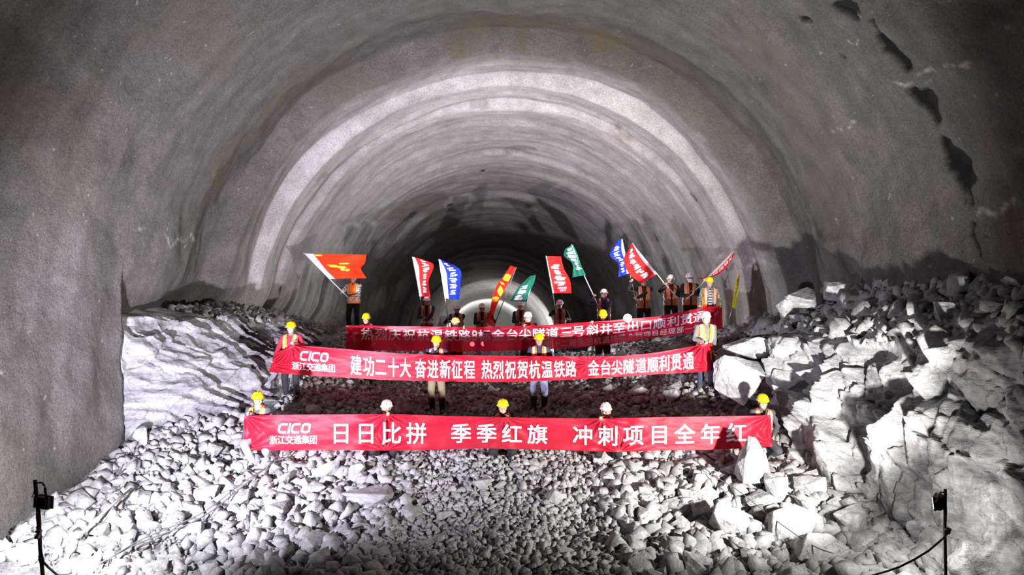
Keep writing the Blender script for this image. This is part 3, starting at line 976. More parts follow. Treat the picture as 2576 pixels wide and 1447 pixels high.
def rubble_bed():
    """the crushed rock nobody could count, one object"""
    lib = []
    for i in range(16):
        bm = hull_rock(500 + i, 9 + i % 5)
        bm.verts.index_update()
        V = np.array([v.co for v in bm.verts]); T = np.array([[v.index for v in f.verts] for f in bm.faces])
        bm.free()
        lib.append((V, T))
    r = np.random.default_rng(3)
    xs, ys, ss = [], [], []

    def zone(n, xr, yr, s0, s1, pw=2.0):
        x = r.uniform(*xr, n); y = r.uniform(*yr, n)
        s = s0 + (s1 - s0) * r.random(n) ** pw
        xs.append(x); ys.append(y); ss.append(s)
    zone(9000, (-2.6, 2.6), (9.3, 13.6), 0.05, 0.19)
    zone(2600, (-7.2, -1.8), (9.2, 14.4), 0.10, 0.36)
    zone(4500, (-7.2, -1.8), (9.2, 14.4), 0.05, 0.13)
    zone(1300, (1.6, 5.8), (9.2, 13.6), 0.12, 0.42)
    zone(3500, (1.6, 5.8), (9.2, 13.6), 0.05, 0.14)
    zone(5500, (-5.2, 4.6), (13.4, 18.5), 0.06, 0.22)
    zone(2600, (-5.2, 4.8), (18.5, 23.0), 0.08, 0.25)
    zone(4200, (4.6, 7.7), (8.2, 19.0), 0.07, 0.34)
    zone(1300, (-7.8, -4.6), (15.5, 21.0), 0.06, 0.25)
    zone(90, (5.3, 7.6), (8.6, 18.0), 0.3, 0.6, 1.5)
    x = np.concatenate(xs); y = np.concatenate(ys); s = np.concatenate(ss)
    K = np.array(RB); L = np.array(LB)
    rt, rc = np.interp(y, K[:, 0], K[:, 1]), np.interp(y, K[:, 0], K[:, 2])
    lt, lc = np.interp(y, L[:, 0], L[:, 1]), np.interp(y, L[:, 0], L[:, 2])
    lt = np.where(y < 12.95, -7.3, lt); lc = np.where(y < 12.95, -99, lc)
    onr, onl = x > rc, x < lc
    ok = (np.abs(x / y * F) < 1330) & (((x < rt + 0.1) & (x > lt - 0.1)) | onr | onl)
    z = zfloor(x, y)
    z = np.where(onr, np.maximum(z, bench_top(RB, x, y)), z)
    z = np.where(onl, np.maximum(z, bench_top(LB, x, y)), z)
    x, y, z, s = x[ok], y[ok], z[ok], s[ok]
    VV, TT, off = [], [], 0
    which = r.integers(0, 16, len(x))
    ang = r.uniform(0, 6.283, (len(x), 3)); sc = r.uniform(0.55, 1.05, (len(x), 3))
    for i in range(len(x)):
        V, T = lib[which[i]]
        a, b, c = ang[i]
        v = V * sc[i] * s[i]
        ca, sa, cb, sb, cc, s_c = math.cos(a), math.sin(a), math.cos(b * .15), math.sin(b * .15), math.cos(c), math.sin(c)
        R = np.array([[ca, -sa, 0], [sa, ca, 0], [0, 0, 1]]) @ np.array([[cb, 0, sb], [0, 1, 0], [-sb, 0, cb]]) @ np.array([[1, 0, 0], [0, cc, -s_c], [0, s_c, cc]])
        VV.append(v @ R.T + (x[i], y[i], z[i] + s[i] * 0.16))
        TT.append(T + off); off += len(V)
    o = mobj('rubble', np.concatenate(VV), np.concatenate(TT), M_RUBBLE)
    tag(o, 'loose crushed grey rock covering the tunnel floor between the boulders', 'rubble', kind='stuff')


rubble_bed()

# ------------------------------------------------------------------ fabrics and clothing materials
M_RED = thin_cloth('banner_red', (0.46, 0.012, 0.034), 0.30, 0.52, (0.62, 0.01, 0.03), 0.30)
M_RED3 = thin_cloth('banner_deep_red', (0.50, 0.010, 0.035), 0.42, 0.40, (0.66, 0.02, 0.05), 0.45)
_nt = M_RED3.node_tree
_tp = _nt.nodes.new('ShaderNodeBsdfTransparent'); _tp.inputs['Color'].default_value = (0.75, 0.10, 0.12, 1)
_ms = _nt.nodes.new('ShaderNodeMixShader'); _ms.inputs[0].default_value = 0.22
_out = _nt.nodes['Material Output']
_nt.links.new(_out.inputs['Surface'].links[0].from_socket, _ms.inputs[1]); _nt.links.new(_tp.outputs[0], _ms.inputs[2]); _nt.links.new(_ms.outputs[0], _out.inputs['Surface'])
M_LET = plain('letter_white', (0.86, 0.85, 0.90), 0.6)
M_LET3 = plain('letter_lilac', (0.74, 0.62, 0.72), 0.65)
M_SKIN = cloth('skin', (0.47, 0.30, 0.215), 0.55, 0.06, 20)
M_SKIN2 = cloth('skin_tan', (0.37, 0.22, 0.145), 0.55, 0.06, 20)
M_EYEW = plain('eye_white', (0.75, 0.72, 0.70), 0.3)
M_DARK = plain('eye_dark', (0.02, 0.015, 0.012), 0.3)
M_LIP = plain('lip', (0.42, 0.17, 0.14), 0.5)
M_HAIR = cloth('hair', (0.012, 0.011, 0.011), 0.5)
M_YEL = plain('helmet_yellow', (0.90, 0.62, 0.0), 0.28)
M_PYEL = plain('helmet_pale_yellow', (0.86, 0.68, 0.22), 0.3)
M_WHT = plain('helmet_white', (0.84, 0.83, 0.86), 0.28)
M_EMB = plain('emblem_red', (0.55, 0.03, 0.03), 0.5)
M_EMBO = plain('emblem_orange', (0.75, 0.28, 0.0), 0.5)
M_STRAP = plain('strap_grey', (0.55, 0.55, 0.57), 0.6)
M_VEST = cloth('vest_orange', (0.95, 0.20, 0.010), 0.7, 0.05)
M_VESTR = cloth('vest_red_orange', (0.72, 0.085, 0.015), 0.75, 0.05)
M_REFL = plain('strip_silver', (0.36, 0.35, 0.38), 0.4)
M_REFG = plain('strip_pale_green', (0.62, 0.86, 0.70), 0.35)
M_BLACK = cloth('cloth_black', (0.016, 0.016, 0.019), 0.85)
M_CHAR = cloth('cloth_charcoal', (0.055, 0.055, 0.065), 0.85)
M_NAVY = cloth('cloth_navy', (0.028, 0.030, 0.075), 0.85)
M_GREYJ = cloth('cloth_grey', (0.12, 0.12, 0.125), 0.9)
M_MAROON = cloth('cloth_maroon', (0.30, 0.012, 0.035), 0.8)
M_DRED = cloth('cloth_dark_red', (0.16, 0.018, 0.02), 0.85)
M_JEAN = cloth('denim_blue', (0.20, 0.25, 0.34), 0.9)
M_DJEAN = cloth('denim_dark', (0.035, 0.045, 0.085), 0.9)
M_KHAKI = cloth('cloth_khaki', (0.24, 0.20, 0.12), 0.9)
M_LGREY = cloth('cloth_light_grey', (0.36, 0.36, 0.39), 0.9)
M_BOOT = plain('boot_black', (0.014, 0.014, 0.016), 0.5)
M_TAN = plain('shoe_tan', (0.36, 0.30, 0.22), 0.8)
M_WSHOE = plain('shoe_white', (0.7, 0.7, 0.72), 0.7)
M_CAMO = camo('camo_green', [(0.15, 0.14, 0.09), (0.30, 0.27, 0.19), (0.055, 0.055, 0.035), (0.22, 0.19, 0.11)])
M_CAMOW = camo('camo_grey', [(0.10, 0.09, 0.09), (0.52, 0.49, 0.49), (0.03, 0.03, 0.03), (0.62, 0.60, 0.60)])
M_STRIPE = striped('sweater_striped', (0.030, 0.035, 0.055), (0.32, 0.34, 0.38), 4.2)
M_MASK = plain('mask_white', (0.80, 0.78, 0.84), 0.8)
M_POLE = plain('pole_grey', (0.62, 0.61, 0.63), 0.35)
M_POLED = plain('pole_dark', (0.20, 0.19, 0.19), 0.5)
M_SLEEVE = thin_cloth('sleeve_white', (0.66, 0.62, 0.65), 0.25, 0.8)
M_FRED = thin_cloth('flag_red', (0.78, 0.030, 0.030), 0.40, 0.7, None, 0.2)
M_FORG = thin_cloth('flag_orange_red', (0.86, 0.055, 0.012), 0.40, 0.7, None, 0.2)
M_FBLU = thin_cloth('flag_blue', (0.020, 0.055, 0.55), 0.40, 0.7, None, 0.2)
M_FGRN = thin_cloth('flag_green', (0.025, 0.22, 0.15), 0.40, 0.7, None, 0.2)
M_FYEL = thin_cloth('flag_yellow', (0.74, 0.62, 0.02), 0.40, 0.7, None, 0.2)
M_GOLD = plain('mark_yellow', (0.90, 0.45, 0.02), 0.7)
M_MWHITE = plain('mark_white', (0.80, 0.72, 0.74), 0.7)
M_MRED = plain('mark_red', (0.55, 0.05, 0.02), 0.7)
M_IRON = plain('iron_dark', (0.045, 0.040, 0.036), 0.55, 0.3)
M_RUST = plain('rusty_pole', (0.12, 0.085, 0.065), 0.75)
M_CABLE = plain('cable_dark', (0.035, 0.032, 0.030), 0.7)
M_CABLEG = plain('cable_grey', (0.16, 0.16, 0.17), 0.7)
M_JUNC = plain('box_grey', (0.34, 0.33, 0.33), 0.5)
M_WOOD = plain('weathered_wood', (0.48, 0.43, 0.37), 0.85)
M_GLASS_LIT = plain('lamp_glass', (0.9, 0.9, 0.9), 0.3, 0, (1.0, 0.98, 0.96), 25.0)
M_GLASS_DIM = plain('lamp_glass_far', (0.9, 0.9, 0.9), 0.3, 0, (0.95, 1.0, 0.97), 9.0)
M_GLASS_HOT = plain('lamp_glass_bright', (0.9, 0.9, 0.9), 0.3, 0, (0.95, 0.98, 1.0), 120.0)

# ------------------------------------------------------------------ banners
FONT_CACHE = {}


def glyph(ch, bold=0.022):
    """flat outline of one character in a unit square"""
    if ch in FONT_CACHE: return FONT_CACHE[ch]
    cu = bpy.data.curves.new('glyph', 'FONT')
    cu.body = ch
    cu.resolution_u = 3
    ob = bpy.data.objects.new('glyph', cu)
    COL.objects.link(ob)
    bpy.context.view_layer.update()
    me = bpy.data.meshes.new_from_object(ob.evaluated_get(bpy.context.evaluated_depsgraph_get()))
    bm = bmesh.new(); bm.from_mesh(me)
    bmesh.ops.remove_doubles(bm, verts=bm.verts, dist=1e-5)
    bmesh.ops.triangulate(bm, faces=bm.faces)
    for _ in range(3):
        e = [x for x in bm.edges if x.calc_length() > 0.15]
        if not e: break
        bmesh.ops.subdivide_edges(bm, edges=e, cuts=1)
        bmesh.ops.triangulate(bm, faces=bm.faces)
    V = np.array([v.co for v in bm.verts]).reshape(-1, 3)
    bm.verts.index_update()
    T = [[v.index for v in f.verts] for f in bm.faces]
    bm.free()
    bpy.data.objects.remove(ob); bpy.data.curves.remove(cu); bpy.data.meshes.remove(me)
    # heavier strokes: the outline laid down again at small shifts
    n = len(V)
    sh = [(-bold * .8, -bold * .55), (bold * .8, -bold * .55), (bold * .8, bold * .55), (-bold * .8, bold * .55)] if n else []
    if n:
        T = [[i + k * n for i in t] for k in range(4) for t in T]
        V = np.concatenate([V + np.array([a, b, 0]) for a, b in sh])
    FONT_CACHE[ch] = (V, T)
    return V, T


class Banner:
    def __init__(s, top, bot, depth, grips, seed, sag=0.02):
        s.top, s.bot, s.depth, s.grips, s.seed, s.sag = np.array(top, float), np.array(bot, float), np.array(depth, float), grips, seed, sag

    def pos(s, u, v):
        u = np.asarray(u, float); v = np.asarray(v, float)
        xt = s.top[0, 0] + (s.top[-1, 0] - s.top[0, 0]) * u
        xb = s.bot[0, 0] + (s.bot[-1, 0] - s.bot[0, 0]) * u
        yt = np.interp(xt, s.top[:, 0], s.top[:, 1]); yb = np.interp(xb, s.bot[:, 0], s.bot[:, 1])
        px = xt + (xb - xt) * v; py = yt + (yb - yt) * v
        d = np.interp(px, s.depth[:, 0], s.depth[:, 1])
        L = (s.top[-1, 0] - s.top[0, 0]) / F * 13.5
        um, vm = u * L, v * 0.7
        w = 0.030 * fbm(um * 0.55, vm * 2.0, s.seed, 3, s.seed) + 0.010 * fbm(um * 2.2, vm * 6, s.seed, 3, s.seed + 5)
        for gu, gv, st in s.grips:
            dx, dy = um - gu * L, vm - gv * 0.7
            r = np.hypot(dx, dy) + 1e-6
            a = np.arctan2(dy, dx)
            w = w + st * 0.040 * np.sin(a * 11 + gu * 40) * np.exp(-r / 0.75) * sstep(0, 0.18, r)
            w = w - st * 0.05 * np.exp(-(r / 0.22) ** 2)
        w = w + s.sag * np.sin(um * 1.1 + s.seed) * (v - 0.2)
        d = d + w
        return np.stack([(px - CX) / F * d, d, -(py - CY) / F * d], -1)

    def u_of(s, px, v):
        x0 = s.top[0, 0] + (s.bot[0, 0] - s.top[0, 0]) * v
        x1 = s.top[-1, 0] + (s.bot[-1, 0] - s.top[-1, 0]) * v
        return (px - x0) / (x1 - x0)

    def build(s, root, mat, n=640, m=56):
        u = np.linspace(0, 1, n); v = np.linspace(0, 1, m)
        U, Vv = np.meshgrid(u, v, indexing='ij')
        V = s.pos(U, Vv).reshape(-1, 3) - np.array(root.location)
        return mobj('cloth', V, grid_faces(n, m), mat, root, True)

    def put(s, V2, px, w_px, v0, v1, slant=0.0):
        """unit square coordinates (x right, y up) to the cloth surface"""
        v = v1 - V2[:, 1] * (v1 - v0)
        x = px + (V2[:, 0] - 0.5) * w_px + slant * (V2[:, 1] - 0.5) * w_px
        p = s.pos(s.u_of(x, v), v)
        p[:, 1] -= 0.013
        return p

    def text(s, chars, name, root, mat, label=None):
        VV, TT, off = [], [], 0
        for ch, px, w, v0, v1 in chars:
            V, T = glyph(ch)
            if not len(V): continue
            V2 = V[:, :2].copy()
            if ch in '0123456789':
                V2[:, 0] = V2[:, 0] + 0.5 - V2[:, 0].mean()
                V2[:, 1] = (V2[:, 1] - V2[:, 1].min()) / (np.ptp(V2[:, 1])) * 0.86 + 0.07
            else:
                V2[:, 0] = V2[:, 0] - 0.5 * (V[:, 0].max() + V[:, 0].min()) * 0.0
                V2[:, 1] = V2[:, 1] + 0.12
            VV.append(s.put(V2, px, w, v0, v1)); TT += [[i + off for i in t] for t in T]; off += len(V)
        V = np.concatenate(VV) - np.array(root.location)
        o = mobj(name, V, TT, mat, root)
        if label: o['label'] = label
        return o

    def logo(s, px, w, v0, v1, root, mat, slant=0.06):
        mb = MB()
        t = 0.085

        def stroke(pts):
            for (x0, y0), (x1, y1) in zip(pts[:-1], pts[1:]):
                L = math.hypot(x1 - x0, (y1 - y0) * 0.30) or 1
                k = max(2, int(max(abs(x1 - x0), abs(y1 - y0) * .3) / 0.03))
                ex, ey = (x1 - x0) / L, (y1 - y0) * 0.30 / L
                hx, hy = -ey * t * 0.36, ex * t * 0.36
                for i in range(k):
                    a, b = i / k, (i + 1) / k
                    q = []
                    for f, sg in ((a, 1), (b, 1), (b, -1), (a, -1)):
                        fx = x0 + (x1 - x0) * f + ex * (0.02 if f == 1 else (-0.02 if f == 0 else 0))
                        fy = y0 + (y1 - y0) * f
                        q.append((fx + sg * hx, fy + sg * hy / 0.30, 0))
                    mb.add(q, [(0, 1, 2, 3)])
        C = [(0.25, 0.89), (0.09, 0.89), (0.035, 0.74), (0.035, 0.26), (0.09, 0.11), (0.25, 0.11)]
        stroke(C)
        stroke([(0.345, 0.0), (0.345, 1.0)])
        stroke([(x + 0.40, y) for x, y in C])
        O = [(0.12, 0.89), (0.20, 0.89), (0.25, 0.74), (0.25, 0.26), (0.20, 0.11), (0.09, 0.11), (0.035, 0.26), (0.035, 0.74), (0.09, 0.89), (0.14, 0.89)]
        stroke([(x + 0.71, y) for x, y in O])
        V2 = np.array(mb.V)[:, :2]
        p = s.put(V2, px, w, v0, v1, slant) - np.array(root.location)
        return mobj('logo', p, mb.F, mat, root)


def mid(seq):
    return sum(seq) / len(seq)


COMPANY = '浙江交通集团'

ban1 = Banner([(615, 1046), (700, 1044), (850, 1043), (973, 1041.5), (1100, 1046), (1265, 1050), (1380, 1052), (1513, 1053), (1650, 1050), (1800, 1048), (1939, 1045)],
              [(611, 1133), (720, 1134), (850, 1133), (966, 1134), (1100, 1132), (1220, 1128), (1272, 1130), (1400, 1132), (1552, 1138), (1650, 1134), (1770, 1132), (1880, 1128), (1943, 1124)],
              [(600, 12.85), (1270, 12.75), (1950, 12.8)],
              [(0.0, 0.0, 1.0), (0.0, 1.0, 0.8), (0.27, 0.0, 0.9), (0.27, 1.0, 0.8), (0.495, 0.0, 0.7), (0.68, 0.0, 1.0), (0.71, 1.0, 0.9), (1.0, 0.0, 1.0), (1.0, 1.0, 0.7)], 3)
b1 = empty('banner', P(1276, 1133, 12.75))
tag(b1, 'lowest and nearest red banner with white slogan, held by five crouching workers', 'banner', 'red slogan banners')
ban1.build(b1, M_RED)
ban1.logo(741, 82, 0.23, 0.52, b1, M_LET)
ban1.text([(c, 688 + i * 20.2, 20.5, 0.57, 0.82) for i, c in enumerate(COMPANY)], 'company_name', b1, M_LET)
for words, xs in (('日日比拼', (858, 921, 985, 1048)), ('季季红旗', (1160, 1224, 1288, 1352)), ('冲刺项目全年红', (1466, 1530, 1593, 1658, 1722, 1787, 1852))):
    ban1.text([(c, x, 53, 0.20, 0.83) for c, x in zip(words, xs)], 'slogan', b1, M_LET)

ban2 = Banner([(690, 890), (712, 880), (735, 868), (760, 870), (800, 873), (900, 881), (1000, 889), (1097, 893), (1180, 894), (1270, 895), (1356, 896), (1450, 896.5), (1560, 896), (1640, 889), (1700, 879), (1745, 871), (1777, 865), (1793, 863)],
              [(676, 936), (720, 941), (800, 947), (880, 951), (960, 956), (1060, 959), (1150, 961), (1250, 961.5), (1350, 960), (1450, 955), (1560, 948), (1650, 942), (1787, 935)],
              [(670, 15.2), (1270, 15.05), (1800, 14.9)],
              [(0.04, 0.0, 1.6), (0.0, 0.7, 1.2), (0.37, 0.0, 0.8), (0.60, 0.0, 0.8), (0.98, 0.0, 1.8), (1.0, 0.9, 0.6), (0.72, 0.35, 0.7)], 8)
b2 = empty('banner', P(1235, 948, 15.05))
tag(b2, 'middle red banner with tall narrow white characters, held by four standing workers', 'banner', 'red slogan banners')
ban2.build(b2, M_RED)
ban2.logo(791, 72, 0.17, 0.50, b2, M_LET)
ban2.text([(c, 744 + i * 18.2, 18.8, 0.55, 0.84) for i, c in enumerate(COMPANY)], 'company_name', b2, M_LET)
for words, xs in (('建功二十大', (896, 928, 958, 990, 1020)), ('奋进新征程', (1058, 1089, 1120, 1150, 1181)),
                  ('热烈祝贺杭温铁路', (1225, 1254, 1284, 1315, 1345, 1376, 1407, 1436)), ('金台尖隧道顺利贯通', (1493, 1523, 1552, 1581, 1612, 1642, 1671, 1701, 1731))):
    ban2.text([(c, x, 29, 0.16, 0.90) for c, x in zip(words, xs)], 'slogan', b2, M_LET)

ban3 = Banner([(870, 819), (930, 819), (1000, 821), (1100, 822), (1200, 823), (1300, 820.5), (1380, 818), (1450, 812), (1515, 808), (1570, 803), (1650, 797), (1720, 784), (1770, 774), (1817, 769)],
              [(870, 880), (960, 882), (1065, 883), (1172, 885), (1240, 884), (1384, 879), (1489, 872), (1543, 865), (1636, 851), (1741, 838), (1818, 826)],
              [(860, 17.2), (1270, 17.05), (1600, 17.05), (1830, 17.15)],
              [(0.0, 0.0, 0.9), (0.06, 0.0, 0.5), (0.29, 0.0, 0.5), (0.48, 0.0, 0.8), (0.65, 0.0, 0.8), (0.94, 0.0, 1.1), (1.0, 0.0, 0.7)], 14)
b3 = empty('banner', P(1344, 850, 17.05))
tag(b3, 'highest and farthest red banner, thin and letting light through, with two lines of characters', 'banner', 'red slogan banners')
ban3.build(b3, M_RED3)
ban3.text([(c, x, 33 if c != '8' else 30, 0.10, 0.60) for c, x in zip('热烈庆祝杭温铁路8标金台尖隧道三号斜井至出口顺利贯通',
          (924, 959, 993, 1029, 1065, 1099, 1135, 1169, 1194, 1218, 1253, 1288, 1321, 1355, 1389, 1424, 1455, 1491, 1524, 1557, 1592, 1625, 1659, 1694, 1727, 1759))], 'slogan', b3, M_LET3)
ban3.text([(c, 1358 + i * 20.75, 19.5, 0.64, 0.94) for i, c in enumerate('中铁十二局集团杭温铁路8标项目经理部一分部')], 'signature_line', b3, M_LET3)

# ------------------------------------------------------------------ people
REMESH = []        # (object, final mesh material list, extra islands)


def voxel(o, size, smooth=2):
    m = o.modifiers.new('r', 'REMESH'); m.mode = 'VOXEL'; m.voxel_size = size; m.use_smooth_shade = True
    if smooth:
        k = o.modifiers.new('s', 'SMOOTH'); k.iterations = smooth; k.factor = 0.5


def settle():
    """turn the joined surfaces into plain meshes, then add the small face features"""
    dg = bpy.context.evaluated_depsgraph_get()
    dg.update()
    res = []
    for o, extra in REMESH:
        me = bpy.data.meshes.new_from_object(o.evaluated_get(dg))
        res.append((o, me, extra))
    for o, me, extra in res:
        mats = list(o.data.materials)
        old = o.data
        o.modifiers.clear()
        if extra is not None:
            bm = bmesh.new(); bm.from_mesh(me)
            base = len(bm.verts)
            vs = [bm.verts.new(v) for v in extra.V]
            for f, mi in zip(extra.F, extra.M):
                fc = bm.faces.new([vs[i] for i in f]); fc.material_index = mi; fc.smooth = True
            bm.to_mesh(me); bm.free()
        me.materials.clear()
        for m in mats: me.materials.append(m)
        o.data = me
        me.name = o.name
        bpy.data.meshes.remove(old)
    REMESH.clear()


def ik(a, c, l1, l2, pole):
    """middle joint of a two bone limb from a to c; the end is pulled in when out of reach"""
    a, c, pole = Vector(a), Vector(c), Vector(pole)
    d = c - a
    L = d.length
    if L > (l1 + l2) * 0.995:
        c = a + d * ((l1 + l2) * 0.995 / L); d = c - a; L = d.length
    if L < abs(l1 - l2) + 0.03:
        L = abs(l1 - l2) + 0.03
        d = d.normalized() * L; c = a + d
    u = d / L
    x = (l1 * l1 - l2 * l2 + L * L) / (2 * L)
    h = math.sqrt(max(l1 * l1 - x * x, 0))
    p = pole - u * pole.dot(u)
    p = p.normalized() if p.length > 1e-6 else Vector((0, 0, -1))
    return a + u * x + p * h, c


def hand(mb, w, d, side, curl, up):
    """palm, four unequal fingers and a thumb; w wrist, d hand direction, up = back of the hand"""
    d = d.normalized()
    up = (up - d * up.dot(d))
    up = up.normalized() if up.length > 1e-5 else Vector((0, 0, 1))
    lat = d.cross(up) * side
    for k, (o, L, r) in enumerate(((-0.028, 0.066, .0085), (-0.010, 0.074, .009), (0.010, 0.070, .009), (0.028, 0.056, .008))):
        base = w + d * 0.085 + lat * o
        mb.capsule(w + lat * o * 0.6 + d * 0.01, base, 0.016, 0.0125, 8)
        p, dd, seg = base, d.copy(), L / 3 * 1.15
        for j, c in enumerate((0.55, 1.0, 0.7)):
            dd = (Matrix.Rotation(curl * c, 3, d.cross(up)) @ dd)
            q = p + dd * seg * (1.15, 1.0, 0.8)[j]
            mb.capsule(p, q, r, r * 0.92, 8)
            p = q
    t0 = w + d * 0.028 - lat * 0.028
    t1 = t0 + (d * 0.6 - lat * 0.75 - up * 0.25).normalized() * 0.042
    t2 = t1 + (d * 0.85 - lat * 0.1 - up * (0.25 + curl * 0.4)).normalized() * 0.034
    mb.capsule(t0, t1, 0.014, 0.0105, 8); mb.capsule(t1, t2, 0.0105, 0.008, 8)


def ring(c, right, fwd, hw, hd, n=28, p=2.4):
    out = []
    for j in range(n):
        a = 2 * math.pi * j / n
        x = math.copysign(abs(math.cos(a)) ** (2 / p), math.cos(a)); y = math.copysign(abs(math.sin(a)) ** (2 / p), math.sin(a))
        out.append(c + right * (hw * x) + fwd * (hd * y))
    return out


HEAD = [(-.120, .026, -.086, -.03), (-.106, .048, -.100, .0), (-.08, .060, -.101, .045), (-.05, .067, -.099, .068), (-.02, .072, -.095, .084),
        (0, .075, -.089, .091), (.03, .0765, -.093, .095), (.06, .075, -.089, .094), (.09, .066, -.072, .081), (.11, .046, -.046, .056), (.121, .016, -.016, .02)]
LABELS = []


def helmet(root, Mh, mat, emb, strap_mat):
    mb = MB()
    rings = []
    for i in range(13):
        a = (math.pi / 2) * i / 12 * 0.985
        z = 0.045 + 0.108 * math.sin(a); k = math.cos(a) ** 0.8
        rings.append([Vector((0.106 * k * math.cos(t), 0.008 + 0.127 * k * math.sin(t), z)) for t in np.linspace(0, 2 * math.pi, 28, endpoint=False)])
    low = [Vector((0.106 * math.cos(t), 0.008 + 0.127 * math.sin(t), 0.036)) for t in np.linspace(0, 2 * math.pi, 28, endpoint=False)]
    mb.loft([low] + rings)
    for o in (-0.045, 0.0, 0.045):
        pts = []
        for a in np.linspace(0.5, math.pi - 0.5, 9):
            k = math.cos(math.asin(min(1, abs(o) / 0.106)))
            pts.append((o, 0.008 - 0.127 * k * math.cos(a), 0.045 + 0.111 * k * math.sin(a)))
        mb.tube(pts, 0.009, 6)
    mb.xform(Mh)
    shell = mb.build('helmet', mat, root, True)
    br = MB()
    V, Fc = [], []
    N = 36
    for lv, (e, z) in enumerate(((0.0, 0.046), (0.016, 0.034), (0.016, 0.028), (0.0, 0.036))):
        for j in range(N):
            t = 2 * math.pi * j / N
            pk = max(0.0, -math.sin(t)) ** 2.5 * 0.034 * (e > 0)
            V.append(Vector(((0.106 + e) * math.cos(t), 0.008 + (0.127 + e + pk) * math.sin(t), z - pk * 0.30)))
    for lv in range(3):
        for j in range(N): Fc.append((lv * N + j, lv * N + (j + 1) % N, (lv + 1) * N + (j + 1) % N, (lv + 1) * N + j))
    br.add(V, Fc); br.xform(Mh)
    br.build('brim', mat, shell, True)
    em = MB()
    for (x, z, w, h) in ((0, .102, .036, .020), (0, .074, .052, .010), (-.082, .082, .020, .016), (.082, .082, .020, .016)):
        n = []
        for (sx, sz) in ((-1, -1), (1, -1), (1, 1), (-1, 1)):
            X = x + sx * w / 2; Z = z + sz * h / 2
            si = (Z - 0.045) / 0.108; k = max(0.05, math.cos(math.asin(min(.99, si)))) ** 0.8
            Y = 0.008 - 0.127 * k * math.sqrt(max(0.02, 1 - (X / (0.106 * k)) ** 2)) - 0.004
            n.append(Vector((X, Y, Z)))
        em.add(n, [(0, 1, 2, 3)])
    em.xform(Mh)
    em.build('emblem', emb, shell)
    st = MB()
    for sx in (-1, 1):
        st.tube([(0.098 * sx, -0.01, 0.04), (0.086 * sx, -0.02, -0.02), (0.071 * sx, -0.045, -0.085), (0.03 * sx, -0.085, -0.108), (0, -0.09, -0.111)], 0.0045, 6)
    st.xform(Mh)
    st.build('chin_strap', strap_mat, shell)
    return shell


